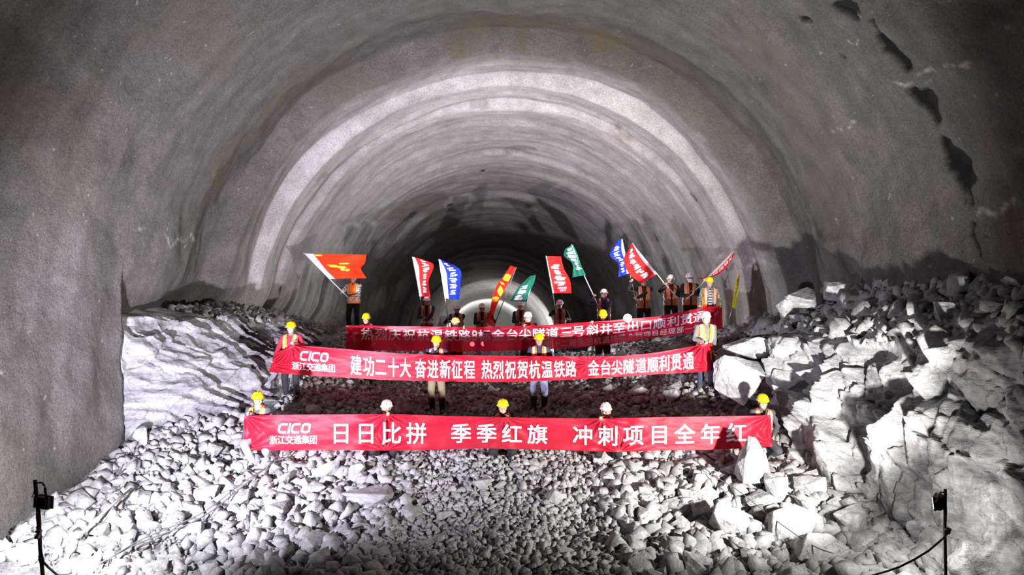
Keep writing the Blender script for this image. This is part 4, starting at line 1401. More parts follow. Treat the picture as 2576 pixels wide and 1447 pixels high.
def person(label, px, top, d0, hat='yellow', hp=0.95, yaw=0.0, lean=(0.0, 0.0), look=(0.0, 0.0), A=None, B=None, curl=(1.15, 1.15), feet=None,
           jacket=None, trousers=None, boots=None, tall=False, vest=None, refl=None, vgap=0.05, bars=True, collar=None, hood=None, glasses=False, mask=False,
           skin=None, inner=None, open_front=False, group=None, span=0.0, elbow=None):
    """one person; A and B are grip points (world) of the hands at the viewer's left and right"""
    H = hp + 0.825
    best = None
    for d in np.arange(d0 - span, d0 + span + 0.01, 0.02):
        zt = -(top - CY) / F * d
        e = abs(zt - ground((px - CX) / F * d, d) - H * 0.985) + 0.02 * abs(d - d0)
        if best is None or e < best[0]: best = (e, d)
    d = best[1]
    x = (px - CX) / F * d
    zt = -(top - CY) / F * d
    zg = ground(x, d) - 0.015
    S = min(1.07, max(0.91, (zt - zg) / H))
    zg = zt - H * S
    root = empty('person', (x, d, zg))
    root.scale = (S, S, S)
    root.rotation_euler = (0, 0, yaw)
    print('PERSON', px, 'd=%.2f S=%.3f gap=%.2f' % (d, S, zg - ground(x, d)))
    tag(root, label, 'person', group)
    inv = (Matrix.Translation(root.location) @ Matrix.Rotation(yaw, 4, 'Z') @ Matrix.Scale(S, 4)).inverted()
    loc = lambda w: inv @ Vector(w)
    X, Y, Z = Vector((1, 0, 0)), Vector((0, -1, 0)), Vector((0, 0, 1))
    hip = Vector((0, 0.0, hp))
    ax = Vector((lean[0], lean[1], 1)).normalized()
    tl = 0.50 - 0.0
    N = hip + ax * tl
    # keep the head where it should be: shift the pelvis back under a leaning torso
    hip = hip - Vector((N.x, N.y, 0)) + Vector((0, 0.0, 0)); hip.z = hp + 0.5 - ax.z * tl
    N = hip + ax * tl
    right = X.copy(); fwd = right.cross(ax).normalized() * -1
    if fwd.dot(Y) < 0: fwd = -fwd
    right = fwd.cross(ax).normalized()
    if right.x < 0: right = -right
    hc = N + Vector((0, -0.022, 0.167))
    Mh = Matrix.Translation(hc) @ Matrix.Rotation(look[0], 4, 'Z') @ Matrix.Rotation(look[1], 4, 'X')
    shA, shB = N - right * 0.178 - ax * 0.045, N + right * 0.178 - ax * 0.045
    tA = loc(A) if A is not None else hip + Vector((-0.27, -0.04, -0.10))
    tB = loc(B) if B is not None else hip + Vector((0.27, -0.04, -0.10))
    joints = {}
    skin = skin or M_SKIN
    body = MB()
    T = lambda t: hip - ax * 0.05 + ax * (tl + 0.05) * t
    prof = [(0, .150, .098), (.2, .138, .090), (.45, .148, .098), (.7, .160, .105), (.86, .150, .090), (.95, .10, .065), (1.0, .060, .055)]
    body.loft([ring(T(t), right, fwd, w, dd, 24) for t, w, dd in prof])
    body.capsule(N - ax * 0.04, hc + Vector((0, 0.012, -0.06)), 0.058, 0.056, 14)
    hd = MB()
    hd.loft([[Vector((w * math.cos(a), (f + b) / 2 + (b - f) / 2 * math.sin(a), z)) for a in np.linspace(0, 2 * math.pi, 24, endpoint=False)] for z, w, f, b in HEAD])
    hd.capsule((0, -.090, .002), (0, -.112, -.034), 0.009, 0.0155, 8)
    hd.ellipsoid((0, -.092, -.040), (.022, .016, .010))
    hd.ellipsoid((0, -.086, .020), (.050, .014, .010))
    hd.ellipsoid((0, -.094, -.098), (.022, .016, .016))
    for sx in (-1, 1):
        hd.ellipsoid((.079 * sx, .010, -.008), (.010, .020, .032))
        hd.ellipsoid((.048 * sx, -.072, -.030), (.022, .024, .022))
    hd.xform(Mh)
    body.add(hd.V, hd.F)
    sleeve = MB()
    sleeve.loft([ring(T(t), right, fwd, w + .022, dd + .022, 28) for t, w, dd in prof[:-1]] + [ring(T(1.015), right, fwd, .085, .075, 28)])
    for side, sh, tg, c in ((-1, shA, tA, curl[0]), (1, shB, tB, curl[1])):
        out = Vector((side * 0.75, 0.35, -0.8))
        if elbow and elbow[0 if side < 0 else 1]: out = Vector(elbow[0 if side < 0 else 1])
        v = tg - sh
        wr_t = tg - v.normalized() * 0.075
        el, wr = ik(sh, wr_t, 0.285, 0.255, out)
        body.capsule(sh, el, 0.050, 0.038, 10); body.capsule(el, wr, 0.039, 0.026, 10)
        hdir = (tg - wr) if (tg - wr).length > 0.02 and (tg - wr).length < 0.3 else (wr - el)
        hdir = (hdir.normalized() + (wr - el).normalized() * 0.6).normalized()
        upv = Vector((0, -1, 0.5)) if c > 0.8 else Vector((side * 1.0, -0.4, 0.2))
        hand(body, wr, hdir, -side, c, upv)
        sleeve.capsule(sh, el, 0.072, 0.056, 12); sleeve.capsule(el, el.lerp(wr, 0.97), 0.056, 0.041, 12)
        sleeve.capsule(N - ax * 0.03, sh, 0.065, 0.068, 12)
    sleeve.capsule(N - ax * 0.02, N + ax * 0.045, 0.078, 0.072, 14) if collar is None else None
    # legs
    f = feet or ((-0.12, 0.0, 0.0), (0.12, 0.0, 0.0))
    pants = MB()
    pants.loft([ring(hip + ax * q, right, fwd, w, dd, 24) for q, w, dd in ((-.11, .10, .09), (-.06, .165, .115), (0.0, .172, .12), (.07, .165, .115), (.12, .158, .11))])
    feet_pts = []
    for side, fo in ((-1, f[0]), (1, f[1])):
        hj = hip + Vector((side * 0.092, 0, -0.05))
        an = Vector((fo[0], fo[1] + 0.03, fo[2] + 0.085))
        kn, an = ik(hj, an, 0.425, 0.415, Vector((side * 0.22, -1, 0.1)))
        body.capsule(hj, kn, 0.078, 0.052, 10); body.capsule(kn, an, 0.052, 0.034, 10)
        body.capsule(an, an + Vector((side * 0.02, -0.15, -0.05)), 0.032, 0.026, 8)
        pants.capsule(hj, kn, 0.104, 0.078, 14); pants.capsule(kn, an.lerp(kn, 0.50 if tall else 0.06), 0.078, 0.070 if tall else 0.066, 14)
        feet_pts.append((side, kn, an))
    o = body.build('body', [skin, M_EYEW, M_DARK, M_LIP, M_HAIR], root)
    ex = MB()
    for sx in (-1, 1):
        ex.ellipsoid((.031 * sx, -.0895, .001), (.0145, .009, .0068), None, 10, 6, 1)
        ex.ellipsoid((.031 * sx, -.0955, .001), (.0068, .005, .0066), None, 8, 6, 2)
        ex.tube([(.013 * sx, -.101, .019), (.031 * sx, -.103, .024), (.050 * sx, -.092, .019)], .0042, 6, 4)
        ex.tube([(.016 * sx, -.0965, .006), (.031 * sx, -.1005, .0095), (.046 * sx, -.094, .005)], .0022, 6, 2)
    ex.tube([(-.024, -.096, -.066), (-.008, -.1045, -.064), (.008, -.1045, -.064), (.024, -.096, -.066)], [(.002, .002), (.006, .006), (.006, .006), (.002, .002)], 6, 3)
    ex.tube([(-.018, -.096, -.072), (0, -.104, -.074), (.018, -.096, -.072)], [(.002, .002), (.006, .006), (.002, .002)], 6, 3)
    ex.xform(Mh)
    voxel(o, 0.0085, 1); REMESH.append((o, ex))
    jk = sleeve.build('jacket', jacket or M_BLACK, root); voxel(jk, 0.013, 3); REMESH.append((jk, None))
    pt = pants.build('trousers', trousers or M_BLACK, root); voxel(pt, 0.014, 3); REMESH.append((pt, None))
    for side, kn, an in feet_pts:
        bt = MB()
        z0 = an.z - 0.085
        up = (kn - an).normalized()
        bt.capsule(an + Vector((0, 0.01, -0.035)), an + up * (0.27 if tall else 0.06), 0.056 if tall else 0.050, 0.084 if tall else 0.050, 12)
        bt.capsule(an + Vector((0, 0.035, -0.045)), an + Vector((side * 0.025, -0.165, -0.048)), 0.044, 0.036, 12)
        bt.V = [(v[0], v[1], max(v[2], z0)) for v in bt.V]
        b_ = bt.build('boot' if tall else 'shoe', boots or M_BOOT, root); voxel(b_, 0.011, 1); REMESH.append((b_, None))
    # vest
    if vest is not None:
        vp = [(-.02, .192, .143), (.12, .188, .140), (.28, .186, .138), (.45, .194, .143), (.62, .204, .149), (.76, .208, .149), (.86, .206, .140), (.93, .198, .126), (.985, .176, .112), (1.03, .142, .100), (1.06, .108, .090), (1.08, .086, .082)]
        tt = np.array([q[0] for q in vp]); NT, NS = 46, 84
        ts = np.linspace(-.02, 1.08, NT)

        def vpt(t, j, off=0.0):
            w = np.interp(t, tt, [q[1] for q in vp]) + off; dd = np.interp(t, tt, [q[2] for q in vp]) + off
            a = 2 * math.pi * j / NS
            cx = math.copysign(abs(math.cos(a)) ** (2 / 2.4), math.cos(a)); sy = math.copysign(abs(math.sin(a)) ** (2 / 2.4), math.sin(a))
            return T(t) + right * (w * cx) + fwd * (dd * sy), w * cx, sy

        def keep(t, xx, sy):
            if abs(sy) < 0.60 and 0.58 < t < 0.97 and abs(xx) > 0.10: return False
            gap = vgap * (0.35 + 0.65 * min(1, max(0, (t - 0.25) / 0.6))) if not open_front else vgap
            if sy > 0 and abs(xx) < gap: return False
            return True

        def shell(sel, off):
            m = MB(); idx = {}
            V, Fc = [], []
            for i in range(NT - 1):
                for j in range(NS):
                    tm = (ts[i] + ts[i + 1]) / 2
                    _, xx, sy = vpt(tm, j + 0.5)
                    if keep(tm, xx, sy) and sel(tm, xx, sy):
                        q = []
                        for (a, b) in ((i, j), (i, (j + 1) % NS), (i + 1, (j + 1) % NS), (i + 1, j)):
                            if (a, b) not in idx:
                                idx[(a, b)] = len(V); V.append(vpt(ts[a], b, off)[0])
                            q.append(idx[(a, b)])
                        Fc.append(tuple(q))
            m.add(V, Fc)
            return m
        vs = shell(lambda t, xx, sy: True, 0.0).build('vest', vest, root, True)
        sm = vs.modifiers.new('t', 'SOLIDIFY'); sm.thickness = 0.008; sm.offset = 1
        rm = refl or M_REFL
        shell(lambda t, xx, sy: 0.098 < abs(xx) < 0.142 and abs(sy) > 0.45 and t > 0.2, 0.012).build('reflective_strip', rm, vs)
        if bars:
            shell(lambda t, xx, sy: 0.10 < t < 0.19, 0.013).build('reflective_strip', rm, vs)
            shell(lambda t, xx, sy: 0.36 < t < 0.45, 0.013).build('reflective_strip', rm, vs)
    if inner is not None:
        im = MB()
        im.loft([[p for p in ring(T(t), right, fwd, w, dd, 20)] for t, w, dd in ((.0, .085, .137), (.5, .09, .137), (.86, .075, .124), (1.0, .05, .082))])
        im.build('sweater', inner, root, True)
    if collar is not None:
        cm = MB(); cm.capsule(N - ax * 0.045, N + ax * 0.030, 0.086, 0.073, 16)
        cm.build('collar', collar, root, True)
    if hood is not None:
        hm = MB(); hm.ellipsoid(N + Vector((0, 0.06, 0.02)), (.13, .085, .06)); hm.build('hood', hood, root, True)
    # hair and helmet
    hm = MB(); hm.ellipsoid((0, .012, .058), (.084, .110, .060), None, 20, 12); hm.ellipsoid((0, .030, .020), (.0825, .078, .082), None, 20, 12); hm.xform(Mh)
    hm.build('hair', M_HAIR, root, True)
    hcol = {'yellow': M_YEL, 'pale': M_PYEL, 'white': M_WHT}[hat]
    helmet(root, Mh, hcol, M_EMBO if hat != 'white' else M_EMB, M_STRAP if hat == 'white' else M_BLACK)
    if glasses:
        g = MB()
        for sx in (-1, 1):
            g.tube([(.031 * sx + .021 * math.cos(a), -.108, .0 + .016 * math.sin(a)) for a in np.linspace(0, 2 * math.pi, 13)], .0024, 6)
            g.tube([(.052 * sx, -.108, .004), (.078 * sx, -.085, .006), (.081 * sx, .0, .004)], .0022, 6)
        g.tube([(-.011, -.110, .003), (.011, -.110, .003)], .0022, 6)
        g.xform(Mh); g.build('glasses', M_DARK, root)
    if mask:
        g = MB()
        g.loft([[Vector((w * math.cos(a) * 1.0, y0 + dp * (-abs(math.sin(a)) ** .8), z)) for a in np.linspace(math.pi * 0.0, math.pi, 16)] + [Vector((w * math.cos(a) * .96, y0 + .012 + dp * (-abs(math.sin(a)) ** .8), z)) for a in np.linspace(math.pi, 0, 16)]
                for z, w, y0, dp in ((-.125, .045, -.06, .050), (-.10, .064, -.045, .078), (-.06, .073, -.035, .092), (-.02, .070, -.035, .088))])
        g.xform(Mh); g.build('face_mask', M_MASK, root, True)
    return root


BY = 12.70
# the front row, crouching behind the lowest banner
person('person in pale trousers and yellow helmet gripping the left end of the lowest banner', 650, 984, 13.05, 'yellow', hp=0.60, lean=(0.02, -0.25), look=(0.45, 0.05),
       A=P(612, 1126, 12.85), B=P(625, 1047, 12.85), jacket=M_CHAR, trousers=M_LGREY, boots=M_BOOT, vest=M_VEST, collar=M_WHT, vgap=0.06, feet=((-0.05, -0.16, 0.0), (0.18, 0.12, 0.0)))
person('person in white helmet crouching behind the lowest banner, face half hidden by its edge', 973, 1005, 13.25, 'white', hp=0.33, lean=(0, -0.12), A=P(966, 1132, 12.75), B=P(975, 1044, 12.75),
       jacket=M_CHAR, vest=M_VEST)
person('person in yellow helmet crouching at the middle of the lowest banner', 1265, 1003, 13.25, 'yellow', hp=0.33, lean=(0, -0.10), look=(0.0, 0.02), A=P(1240, 1056, 12.86), B=P(1276, 1054, 12.86),
       jacket=M_BLACK, vest=M_VEST)
person('person in white helmet crouching behind the right half of the lowest banner', 1524, 1012, 13.25, 'white', hp=0.33, lean=(0, -0.12), A=P(1512, 1056, 12.74), B=P(1552, 1136, 12.74),
       jacket=M_BLACK, vest=M_VEST, skin=M_SKIN2)
person('person in yellow helmet and glasses holding the right end of the lowest banner', 1918, 990, 13.05, 'yellow', hp=0.50, lean=(0.0, -0.12), look=(-0.15, 0.10), A=P(1932, 1049, 12.8), B=P(1948, 1106, 12.95), curl=(1.1, 0.5),
       jacket=M_CHAR, trousers=M_CHAR, vest=M_VEST, glasses=True, vgap=0.075)
# the middle row, standing
person('person in maroon jacket and yellow helmet standing at the left end of the middle banner', 733, 808, 15.5, 'yellow', A=P(682, 921, 15.2), B=P(738, 868, 15.15), jacket=M_MAROON, trousers=M_BLACK,
       vest=M_VEST, vgap=0.065, collar=M_GREYJ, hood=M_GREYJ, look=(0.1, 0), bars=False)
person('person in khaki trousers touching the chin with one hand, behind the middle banner', 1098, 843, 15.38, 'yellow', A=P(1096, 880, 15.2), B=P(1124, 935, 15.22), curl=(1.0, 1.1), jacket=M_NAVY, trousers=M_KHAKI,
       boots=M_BOOT, tall=True, vest=M_VEST, look=(0.15, 0.18), feet=((-0.09, 0, 0), (0.13, -0.03, 0)), vgap=0.07)
person('person in navy jacket and blue jeans with tall black boots, centred behind the middle banner', 1356, 838, 15.38, 'yellow', A=P(1336, 938, 15.22), B=P(1378, 938, 15.22), jacket=M_NAVY, trousers=M_JEAN,
       boots=M_BOOT, tall=True, vest=M_VEST, refl=M_WHT, vgap=0.06, look=(0, 0.05), skin=M_SKIN2)
person('person in grey jacket and white helmet holding the right end of the middle banner', 1775, 782, 15.2, 'white', yaw=0.05, A=P(1773, 866, 14.86), B=P(1796, 893, 14.95), curl=(1.1, 0.7), jacket=M_GREYJ, trousers=M_DJEAN,
       boots=M_TAN, vest=M_VEST, refl=M_WHT, glasses=True, vgap=0.06, look=(-0.1, 0.05), collar=M_GREYJ)
# the row behind the highest banner
person('person in yellow helmet and dark red jacket at the left end of the highest banner', 922, 787, 17.42, 'yellow', A=P(871, 828, 17.25), B=P(935, 823, 17.25), jacket=M_DRED, vest=M_VESTR, look=(0, 0.1), skin=M_SKIN2)
person('person in faded yellow helmet, mouth hidden by the highest banner', 1146, 798, 17.42, 'pale', A=P(1168, 826, 17.05), B=P(1130, 850, 17.25), jacket=M_BLACK, vest=M_VESTR)
person('person in white helmet and bright vest holding the middle of the highest banner', 1328, 783, 17.42, 'white', A=P(1319, 823, 17.03), B=P(1345, 835, 17.17), jacket=M_DRED, vest=M_VEST, vgap=0.06)
person('person in yellow helmet and black jacket looking down behind the highest banner', 1516, 778, 17.42, 'yellow', A=P(1486, 814, 17.03), B=P(1535, 850, 17.20), jacket=M_BLACK, hood=M_BLACK, look=(0, 0.42))
person('person in camouflage jacket and striped sweater at the right end of the highest banner', 1784, 696, 17.42, 'yellow', A=P(1758, 775, 17.05), B=P(1814, 772, 17.15), jacket=M_CAMO, trousers=M_CHAR,
       vest=M_VEST, inner=M_STRIPE, open_front=True, vgap=0.095, bars=False, look=(0.05, 0.1), skin=M_SKIN2)
# the flag bearers
person('person in grey camouflage with the big orange red flag passing before the face', 889, 688, 20.2, 'white', A=P(863, 735, 19.75), B=P(880, 752, 19.85), jacket=M_CAMOW, trousers=M_BLACK, vest=M_VEST, vgap=0.012, look=(-0.2, 0))
person('person in black jacket with pale green vest strips holding a red flag upright', 1074, 745, 21.0, 'white', A=P(1066, 803, 20.65), B=P(1068, 812, 20.65), jacket=M_BLACK, vest=M_VESTR, refl=M_REFG, vgap=0.05, look=(0.25, 0))
person('person in white helmet holding the pole of the upright blue flag', 1150, 765, 20.6, 'white', A=P(1127, 802, 20.4), B=P(1131, 812, 20.4), jacket=M_BLACK, vest=M_VESTR, skin=M_SKIN2)
person('person in white helmet beside the furled red and yellow flag', 1213, 762, 20.8, 'white', A=P(1212, 812, 20.45), B=P(1236, 800, 20.5), jacket=M_BLACK, vest=M_VESTR, skin=M_SKIN2)
person('person in dark hooded jacket whose helmet brim meets the small green flag', 1310, 758, 20.9, 'white', A=P(1306, 815, 20.5), B=P(1316, 806, 20.5), jacket=M_BLACK, hood=M_BLACK, vest=M_VESTR, look=(0, -0.1))
person('person in white helmet raising one hand to the mouth', 1408, 754, 20.9, 'white', A=P(1400, 776, 20.55), B=P(1422, 806, 20.55), jacket=M_BLACK, vest=M_VESTR, look=(-0.45, 0.05), skin=M_SKIN2)
person('person in white helmet with both hands on the pole of the tall green flag', 1519, 726, 20.4, 'white', A=P(1494, 745, 19.95), B=P(1508, 770, 20.0), jacket=M_NAVY, vest=M_VESTR, vgap=0.08, look=(-0.1, -0.1))
person('person lifting the blue flag, face covered by the large red flag', 1619, 694, 20.0, 'white', A=P(1587, 705, 19.6), B=P(1598, 753, 19.65), jacket=M_BLACK, trousers=M_BLACK, vest=M_VEST, vgap=0.06, bars=True)
person('person in white helmet and black jacket holding the large red flag', 1687, 690, 19.9, 'white', A=P(1676, 717, 19.5), B=P(1697, 741, 19.5), jacket=M_BLACK, trousers=M_BLACK, vest=M_VEST, vgap=0.06, look=(-0.1, -0.12))
person('person in white face mask holding the red flag that points right', 1735, 685, 19.8, 'white', A=P(1729, 752, 19.4), B=P(1745, 737, 19.4), jacket=M_BLACK, trousers=M_BLACK, vest=M_VEST, vgap=0.05, mask=True, glasses=True)
settle()

# ------------------------------------------------------------------ flags
def sm_rows(rows, n):
    """smooth interpolation of a list of (x, y) pairs of points down the pole"""
    A = np.array([[*a, *b] for a, b in rows], float)
    t = np.linspace(0, len(A) - 1, n)
    k = np.clip(t.astype(int), 0, len(A) - 2); f = (t - k)[:, None]
    m = np.gradient(A, axis=0)
    h00 = 2 * f ** 3 - 3 * f ** 2 + 1; h10 = f ** 3 - 2 * f ** 2 + f; h01 = -2 * f ** 3 + 3 * f ** 2; h11 = f ** 3 - f ** 2
    return h00 * A[k] + h10 * m[k] + h01 * A[k + 1] + h11 * m[k + 1]


def flag(label, d, pole, rows, mat, marks=None, mark_mat=None, sleeve=0.13, swell=0.10, waves=2.0, r=0.014, pole_mat=None, seed=0, foot=None):
    """pole: pixel points from the lower end to the tip; rows: (pole side, free side) pixel pairs from the tip downwards"""
    root = empty('flag', P(pole[0][0], pole[0][1], d))
    tag(root, label, 'flag', 'waved flags' if foot is None else None)
    base = Vector(root.location)
    pb = MB(); pb.tube([P(x, y, d + 0.02) - base for x, y in pole], r, 8)
    pb.build('pole', pole_mat or M_POLE, root, True)
    n, m = 40, 36
    A = sm_rows(rows, n)
    u = np.linspace(0, 1, m)

    def at(tt, uu):
        tt = np.asarray(tt, float); uu = np.asarray(uu, float)
        k = np.clip(tt * (n - 1), 0, n - 1.001); i = k.astype(int); f = (k - i)[..., None]
        R = A[i] * (1 - f) + A[np.minimum(i + 1, n - 1)] * f
        px = R[..., 0] + (R[..., 2] - R[..., 0]) * uu; py = R[..., 1] + (R[..., 3] - R[..., 1]) * uu
        dd = d + swell * uu * np.sin(waves * 3.1 * uu + tt * 2.2 + seed) + 0.03 * uu * fbm(uu * 4, tt * 4, seed, 3, seed + 60)
        return np.stack([(px - CX) / F * dd, dd, -(py - CY) / F * dd], -1)
    Tt, U = np.meshgrid(np.linspace(0, 1, n), u, indexing='ij')
    V = at(Tt, U).reshape(-1, 3) - np.array(base)
    fc = grid_faces(n, m)
    cut = int(m * sleeve)
    col = np.arange(len(fc)) % (m - 1)
    cl = mobj('cloth', V, fc[col >= cut] if cut else fc, mat, root, True)
    if cut:
        mobj('sleeve', V, fc[col < cut], M_SLEEVE, root, True)
    if marks:
        rr = random.Random(seed + 5)
        chars = marks if isinstance(marks[0], list) else [[q] for q in marks]
        for ch in chars:
            VV, FF = [], []
            for (t0, t1, u0, u1) in ch:
                k = 5
                sl = rr.uniform(-.25, .25) * (t1 - t0)
                for a in range(k):
                    for b in range(k):
                        q = []
                        for (x, y) in ((a, b), (a + 1, b), (a + 1, b + 1), (a, b + 1)):
                            h = (y / k - 0.5) * (1.0 - 0.25 * abs(2 * x / k - 1) ** 2)
                            q.append(at((t0 + t1) / 2 + (t1 - t0) * h + sl * (2 * x / k - 1), u0 + (u1 - u0) * x / k) - np.array(base) + np.array([0, -0.012, 0]))
                        FF.append(tuple(range(len(VV), len(VV) + 4))); VV += q
            mobj('marking', VV, FF, mark_mat or M_MWHITE, root)
    return root


def strokes(n, u0, u1, t0, t1, seed, thick=0.4):
    """rows of short bars standing for a column of characters too blurred to read"""
    r = random.Random(seed)
    out = []
    for k in range(n):
        a = t0 + (t1 - t0) * k / n; h = (t1 - t0) / n
        w = (u1 - u0)
        ch = []
        nb = r.choice((2, 3, 3))
        for q in range(nb):
            y = a + h * (0.06 + 0.84 * q / nb)
            c = u0 + w * r.uniform(0.38, 0.62); hw = w * r.uniform(0.25, 0.5)
            ch.append((y, y + h * (0.7 / nb) * (0.6 + thick * 0.8), c - hw, c + hw))
        out.append(ch)
    return out


flag('large orange red flag with yellow marks in front of the camouflaged bearer', 19.8, [(884, 757), (833, 706), (764, 636)],
     [((766, 638), (921, 641)), ((785, 658), (918, 662)), ((806, 680), (908, 676)), ((830, 702), (922, 700))], M_FORG,
     [(.50, .58, .28, .62), (.55, .63, .45, .66), (.62, .72, .50, .60), (.35, .43, .50, .70), (.66, .74, .60, .72), (.45, .50, .25, .45), (.03, .10, .14, .27)], M_GOLD, 0.16, 0.22, 1.6, seed=1)
flag('narrow red flag with white characters above the leftmost white helmet', 20.6, [(1068, 828), (1057, 748), (1037, 646)],
     [((1037, 646), (1066, 653)), ((1043, 675), (1091, 668)), ((1049, 706), (1078, 708)), ((1055, 746), (1083, 747))], M_FRED, strokes(6, .42, .80, .06, .94, 3), M_MWHITE, 0.24, 0.12, 1.3, seed=2, pole_mat=M_POLED)
flag('blue flag with white characters held upright left of the tunnel centre', 20.35, [(1130, 830), (1122, 765), (1104, 652)],
     [((1104, 652), (1120, 657)), ((1110, 685), (1158, 680)), ((1115, 718), (1158, 715)), ((1120, 751), (1155, 754))], M_FBLU, strokes(6, .38, .78, .08, .92, 4), M_MWHITE, 0.26, 0.12, 1.5, seed=3)
flag('furled red and yellow flag slanting down to a bunch of red cloth', 20.45, [(1241, 826), (1262, 770), (1299, 672)],
     [((1298, 674), (1284, 668)), ((1283, 705), (1264, 698)), ((1268, 733), (1250, 718)), ((1255, 757), (1238, 750)), ((1244, 785), (1234, 775)), ((1242, 800), (1228, 792)), ((1243, 822), (1229, 818))], M_FRED,
     [(.10, .20, .1, .9), (.24, .27, .3, .9), (.31, .42, .05, .7), (.46, .55, .15, .95)], M_GOLD, 0.0, 0.10, 2.0, seed=4, pole_mat=M_POLED)
flag('small green flag dipping to a white helmet near the tunnel centre', 20.55, [(1313, 818), (1326, 752), (1347, 692)],
     [((1348, 692), (1334, 694)), ((1343, 712), (1308, 720)), ((1330, 738), (1298, 732)), ((1325, 760), (1284, 757))], M_FGRN, strokes(3, .25, .85, .35, .98, 6, .7), M_MWHITE, 0.0, 0.14, 2.0, seed=5)
flag('red flag with white bars raised right of the tunnel centre', 20.5, [(1403, 818), (1391, 740), (1373, 643)],
     [((1373, 644), (1411, 645)), ((1379, 676), (1418, 674)), ((1385, 708), (1434, 706)), ((1391, 738), (1438, 738))], M_FRED, strokes(5, .22, .82, .22, .97, 7, .6), M_MWHITE, 0.08, 0.12, 1.6, seed=6, pole_mat=M_POLED)
flag('tall dark green flag raised on a bright slanting pole', 20.0, [(1513, 786), (1472, 698), (1438, 615)],
     [((1441, 615), (1421, 627)), ((1453, 640), (1420, 645)), ((1462, 668), (1440, 664)), ((1474, 692), (1440, 698))], M_FGRN, strokes(6, .15, .85, .05, .85, 8, .5), M_MWHITE, 0.0, 0.14, 2.0, seed=7)
flag('blue flag with white characters overlapping the large red flag', 19.7, [(1604, 772), (1585, 690), (1564, 601)],
     [((1566, 601), (1552, 606)), ((1571, 628), (1534, 641)), ((1577, 658), (1556, 664)), ((1582, 688), (1555, 698))], M_FBLU, strokes(5, .35, .85, .15, .95, 9), M_MWHITE, 0.22, 0.10, 1.5, seed=8, pole_mat=M_POLED)
flag('large red flag with white characters slanting over a hidden face', 19.55, [(1706, 750), (1674, 716), (1652, 688), (1590, 612)],
     [((1592, 612), (1586, 618)), ((1608, 634), (1570, 655)), ((1630, 662), (1584, 690)), ((1653, 689), (1613, 714))], M_FRED, strokes(6, .35, .72, .12, .95, 10, .6), M_MWHITE, 0.13, 0.12, 1.3, seed=9)
flag('thin red flag pointing up to the right above the camouflaged helmet', 19.45, [(1722, 760), (1772, 707), (1848, 628)],
     [((1848, 629), (1845, 645)), ((1825, 652), (1828, 672)), ((1796, 683), (1800, 694)), ((1772, 706), (1753, 700))], M_FRED, strokes(5, .3, .8, .1, .9, 11, .5), M_MWHITE, 0.25, 0.08, 1.5, seed=10)
flag('furled yellow flag planted alone in the rubble by the right wall', 18.7, [(1833, 813), (1842, 778), (1863, 676)],
     [((1863, 678), (1860, 684)), ((1860, 700), (1851, 708)), ((1857, 735), (1846, 740)), ((1849, 778), (1841, 772))], M_FYEL, [(.30, .40, .25, .75), (.44, .47, .3, .8), (.52, .60, .3, .7), (.64, .67, .35, .75)], M_MRED, 0.0, 0.06, 1.5, seed=11, foot=True)

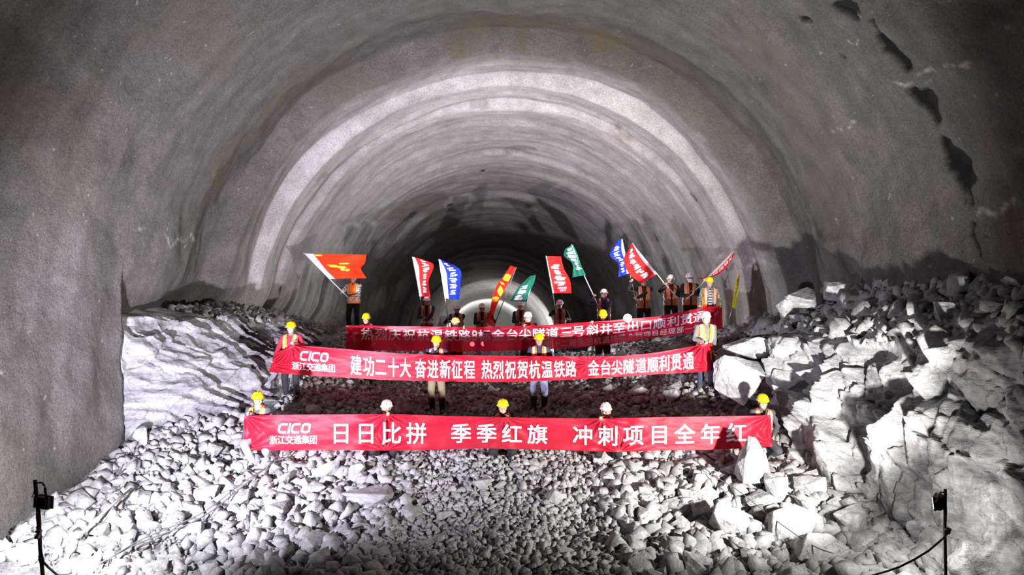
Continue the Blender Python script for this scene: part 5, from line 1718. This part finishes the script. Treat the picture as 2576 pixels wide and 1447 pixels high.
# ------------------------------------------------------------------ flood lamps on posts, work lights, cables, stick
def lamp_left():
    c = LAMP_L
    foot = P(118, 1740, LD)
    gz = ground(foot.x, foot.y)
    foot = Vector((foot.x, LD, gz - 0.05))
    root = empty('floodlight', foot)
    tag(root, 'black floodlight seen from behind on a thin post, left foreground', 'floodlight')
    L = lambda v: Vector(v) - foot
    m = MB(); m.tube([L(foot), L(P(107, 1440, LD)), L(P(101, 1380, LD)), L(P(98, 1300, LD)), L(P(88, 1208, LD))], 0.021, 10)
    m.build('post', M_RUST, root, True)
    h = MB()
    rz = Matrix.Rotation(math.radians(-14), 3, 'Z') @ Matrix.Rotation(math.radians(4), 3, 'Y')
    cc = L(P(109, 1264, LD + 0.02))
    h.box(cc, (0.1880, 0.0600, 0.1320), rz)
    for k in range(9): h.box(cc + rz @ Vector((-0.08 + 0.02 * k, -0.040, 0)), (0.0056, 0.0280, 0.1200), rz)
    h.box(cc + rz @ Vector((0, 0.036, 0)), (0.2040, 0.0160, 0.1480), rz)
    hs = h.build('housing', M_IRON, root)
    g = MB(); g.box(cc + rz @ Vector((0, 0.048, 0)), (0.1680, 0.0096, 0.1120), rz); g.build('lamp_glass', M_GLASS_LIT, hs)
    b = MB(); b.tube([L(P(92, 1217, LD - 0.01)), L(P(99, 1214, LD - 0.01)), L(P(106, 1215, LD - 0.01)), L(P(113, 1224, LD - 0.01))], (0.010), 6)
    b.tube([L(P(113, 1226, LD - 0.01)), L(P(114, 1238, LD - 0.01)), L(P(118, 1256, LD - 0.03))], [(0.016, 0.006)] * 3, 6, 0, (1, 0, 0))
    b.tube([L(P(87, 1230, LD - 0.01)), L(P(85, 1242, LD - 0.01)), L(P(80, 1251, LD - 0.01)), L(P(90, 1249, LD - 0.01))], 0.007, 6)
    b.build('bracket', M_RUST, root, True)
    j = MB(); j.box(L(P(98, 1337, LD - 0.04)), (0.0560, 0.0400, 0.0280)); j.box(L(P(94, 1351, LD - 0.05)), (0.0440, 0.0400, 0.0360)); j.box(L(P(97, 1344, LD - 0.04)), (0.0400, 0.0360, 0.0160))
    j.build('junction_box', M_JUNC, root)
    w = MB(); w.tube([L(P(x, y, LD - 0.04)) for x, y in ((94, 1262), (93, 1280), (92, 1300), (95, 1330), (97, 1355), (102, 1378), (107, 1400), (110, 1416))], 0.009, 6)
    w.tube([L(P(x, y, LD - 0.05)) for x, y in ((97, 1398), (100, 1415), (103, 1420), (108, 1410))], 0.007, 6)
    w.build('wire', M_CABLE, root, True)
    # the power cable trails off over the rubble
    pts = [P(110, 1416, LD - 0.05)]
    for x, y in ((122, 1428), (136, 1440), (150, 1452), (170, 1470)):
        pts.append(P(x, y, LD + 0.25 + (x - 112) * 0.012))
    cb = MB(); cb.tube([p - pts[0] for p in pts], 0.014, 8)
    o = cb.build('power_cable', M_CABLE, None, True); o.location = pts[0]
    tag(o, 'short dark power cable leaving the left floodlight post', 'cable')


def lamp_right():
    foot = P(2383, 1740, LD)
    gz = ground(foot.x, foot.y)
    foot = Vector((foot.x, LD, gz - 0.05))
    root = empty('floodlight', foot)
    tag(root, 'black floodlight turned sideways on a thin post, right foreground', 'floodlight')
    L = lambda v: Vector(v) - foot
    m = MB(); m.tube([L(foot), L(P(2379, 1447, LD)), L(P(2377, 1340, LD)), L(P(2378, 1231, LD))], 0.017, 10)
    m.build('post', M_RUST, root, True)
    h = MB()
    rz = Matrix.Rotation(math.radians(50), 3, 'Z') @ Matrix.Rotation(math.radians(-6), 3, 'X')
    cc = L(P(2362, 1263, LD + 0.02))
    h.box(cc, (0.2000, 0.0560, 0.1520), rz)
    for k in range(9): h.box(cc + rz @ Vector((-0.08 + 0.02 * k, -0.036, 0)), (0.0056, 0.0240, 0.1360), rz)
    h.box(cc + rz @ Vector((0, 0.034, 0)), (0.2160, 0.0160, 0.1680), rz)
    hs = h.build('housing', M_IRON, root)
    g = MB(); g.box(cc + rz @ Vector((0, 0.045, 0)), (0.1760, 0.0096, 0.1280), rz); g.build('lamp_glass', M_GLASS_LIT, hs)
    b = MB(); b.tube([L(P(2378, 1240, LD - 0.04)), L(P(2368, 1238, LD - 0.07)), L(P(2366, 1240, LD - 0.08)), L(P(2355, 1264, LD - 0.09))], [(0.014, 0.006)] * 4, 6, 0, (1, 0, 0))
    b.build('bracket', M_RUST, root, True)
    j = MB(); j.box(L(P(2383, 1335, LD - 0.03)), (0.0520, 0.0480, 0.0720), Matrix.Rotation(0.3, 3, 'Y')); j.box(L(P(2378, 1340, LD - 0.05)), (0.0400, 0.0320, 0.0600))
    j.build('junction_box', M_JUNC, root)
    w = MB(); w.tube([L(P(x, y, LD - 0.04)) for x, y in ((2379, 1256), (2381, 1285), (2380, 1305), (2379, 1330))], 0.008, 6)
    w.build('wire', M_CABLE, root, True)
    pts = [P(2378, 1350, LD - 0.03), P(2362, 1364, LD - 0.10), P(2336, 1386, LD - 0.15), P(2300, 1408, LD - 0.20), P(2262, 1427, LD - 0.15), P(2230, 1438, LD - 0.05), P(2205, 1445, LD + 0.1), P(2180, 1452, LD + 0.3)]
    cb = MB(); cb.tube([p - pts[0] for p in pts], 0.011, 8)
    o = cb.build('power_cable', M_CABLE, None, True); o.location = pts[0]
    tag(o, 'dark power cable sagging from the right floodlight post to the rubble', 'cable')


def work_light(loc, label, hot, h, tilt=0.0):
    loc = Vector(loc)
    gz = ground(loc.x, loc.y) if loc.y < 30 else float(zfloor(loc.x, loc.y))
    foot = Vector((loc.x, loc.y, gz))
    root = empty('work_light', foot)
    tag(root, label, 'work light')
    H = loc.z - gz
    m = MB(); m.tube([(0, 0.12, H), (0, 0.09, H), (0, 0.03, H), (0, 0.015, H)], [h * .3, h * .5, h * .62, h * .64], 20); hs = m.build('housing', M_IRON, root)
    g = MB(); g.ellipsoid((0, 0.012, H), (h * .56, 0.02, h * .56), None, 20, 8); g.build('lamp_glass', hot, hs, True)
    p = MB(); p.tube([(0, 0.08, 0.25), (0, 0.08, H - h * 0.5)], 0.02, 8); p.build('pole', M_IRON, root)
    for a in (0.5, 2.6, 4.7):
        q = MB(); q.tube([(0, 0.08, 0.32), (0.45 * math.cos(a), 0.08 + 0.45 * math.sin(a), 0.0)], 0.013, 6); q.build('leg', M_IRON, root)
    return root


lamp_left()
lamp_right()
work_light(LAMP_B, 'glaring work light just above the highest banner, facing out', M_GLASS_HOT, 0.25)
work_light(P(1188, 866, 40), 'left one of two distant work lights glowing through the highest banner', M_GLASS_DIM, 0.26)
work_light(P(1216, 865, 40), 'right one of two distant work lights glowing through the highest banner', M_GLASS_DIM, 0.26)


def lying_cable(label, pix, r, mat, lift=0.06, d=None):
    pts = []
    for (x0, y0), (x1, y1) in zip(pix[:-1], pix[1:]):
        for k in range(4):
            x, y = x0 + (x1 - x0) * k / 4, y0 + (y1 - y0) * k / 4
            dd = floor_hit(x, y)
            pts.append(P(x, y, dd - 0.12) + Vector((0, 0, lift + 0.05)))
    V = np.array(pts)
    for _ in range(3):
        V[1:-1] = (V[:-2] + 2 * V[1:-1] + V[2:]) / 4
    m = MB(); m.tube([Vector(v) - Vector(V[0]) for v in V], r, 6)
    o = m.build('cable', mat, None, True); o.location = V[0]
    tag(o, label, 'cable')


lying_cable('long grey cable crossing the left rubble, lower strand of the pair', [(250, 1446), (330, 1400), (400, 1372), (480, 1342), (540, 1305), (590, 1262), (640, 1222), (680, 1188), (712, 1150)], 0.011, M_CABLEG, 0.10)
lying_cable('long grey cable crossing the left rubble, upper strand of the pair', [(270, 1440), (345, 1390), (420, 1358), (500, 1325), (560, 1280), (608, 1240), (660, 1206), (710, 1172), (760, 1140)], 0.009, M_CABLEG, 0.12)
lying_cable('thin cable running down over the white boulders, right rubble', [(1688, 1140), (1722, 1175), (1755, 1200), (1800, 1240), (1850, 1268), (1900, 1310), (1950, 1352), (2010, 1398), (2060, 1430), (2110, 1446)], 0.008, M_CABLEG, 0.22)

a, b = P(206, 1377, floor_hit(206, 1377) - 0.12), P(331, 1260, floor_hit(331, 1260) - 0.12)
m = MB(); m.tube([Vector((0, 0, 0)), (b - a) * 0.5 + Vector((0, 0, 0.02)), b - a], [0.020, 0.023, 0.019], 8)
o = m.build('wooden_stick', M_WOOD, None, True); o.location = a + Vector((0, 0, 0.20))
tag(o, 'straight weathered wooden stick lying on the rubble near the left floodlight', 'stick')


# ------------------------------------------------------------------ dust haze hanging in the tunnel behind the workers
def haze():
    m = bpy.data.materials.new('dust_haze')
    m.use_nodes = True
    nt = m.node_tree
    nt.nodes.remove(nt.nodes['Principled BSDF'])
    v = nt.nodes.new('ShaderNodeVolumeScatter')
    v.inputs['Color'].default_value = (0.95, 0.97, 0.96, 1)
    v.inputs['Density'].default_value = 0.03
    v.inputs['Anisotropy'].default_value = 0.35
    nt.links.new(v.outputs[0], nt.nodes['Material Output'].inputs['Volume'])
    mb = MB()
    n = 20
    rings = []
    for y in (21.6, 110.0):
        zc = float(vault_zc(y)); xc = float(vault_xc(y))
        rings.append([Vector((xc + 8.0 * math.cos(a), y, zc + 8.0 * math.sin(a))) for a in np.linspace(0, 2 * math.pi, n, endpoint=False)])
    mb.loft(rings)
    o = mb.build('haze', m)
    tag(o, 'thin grey dust haze filling the tunnel behind the workers', 'haze', kind='stuff')


haze()
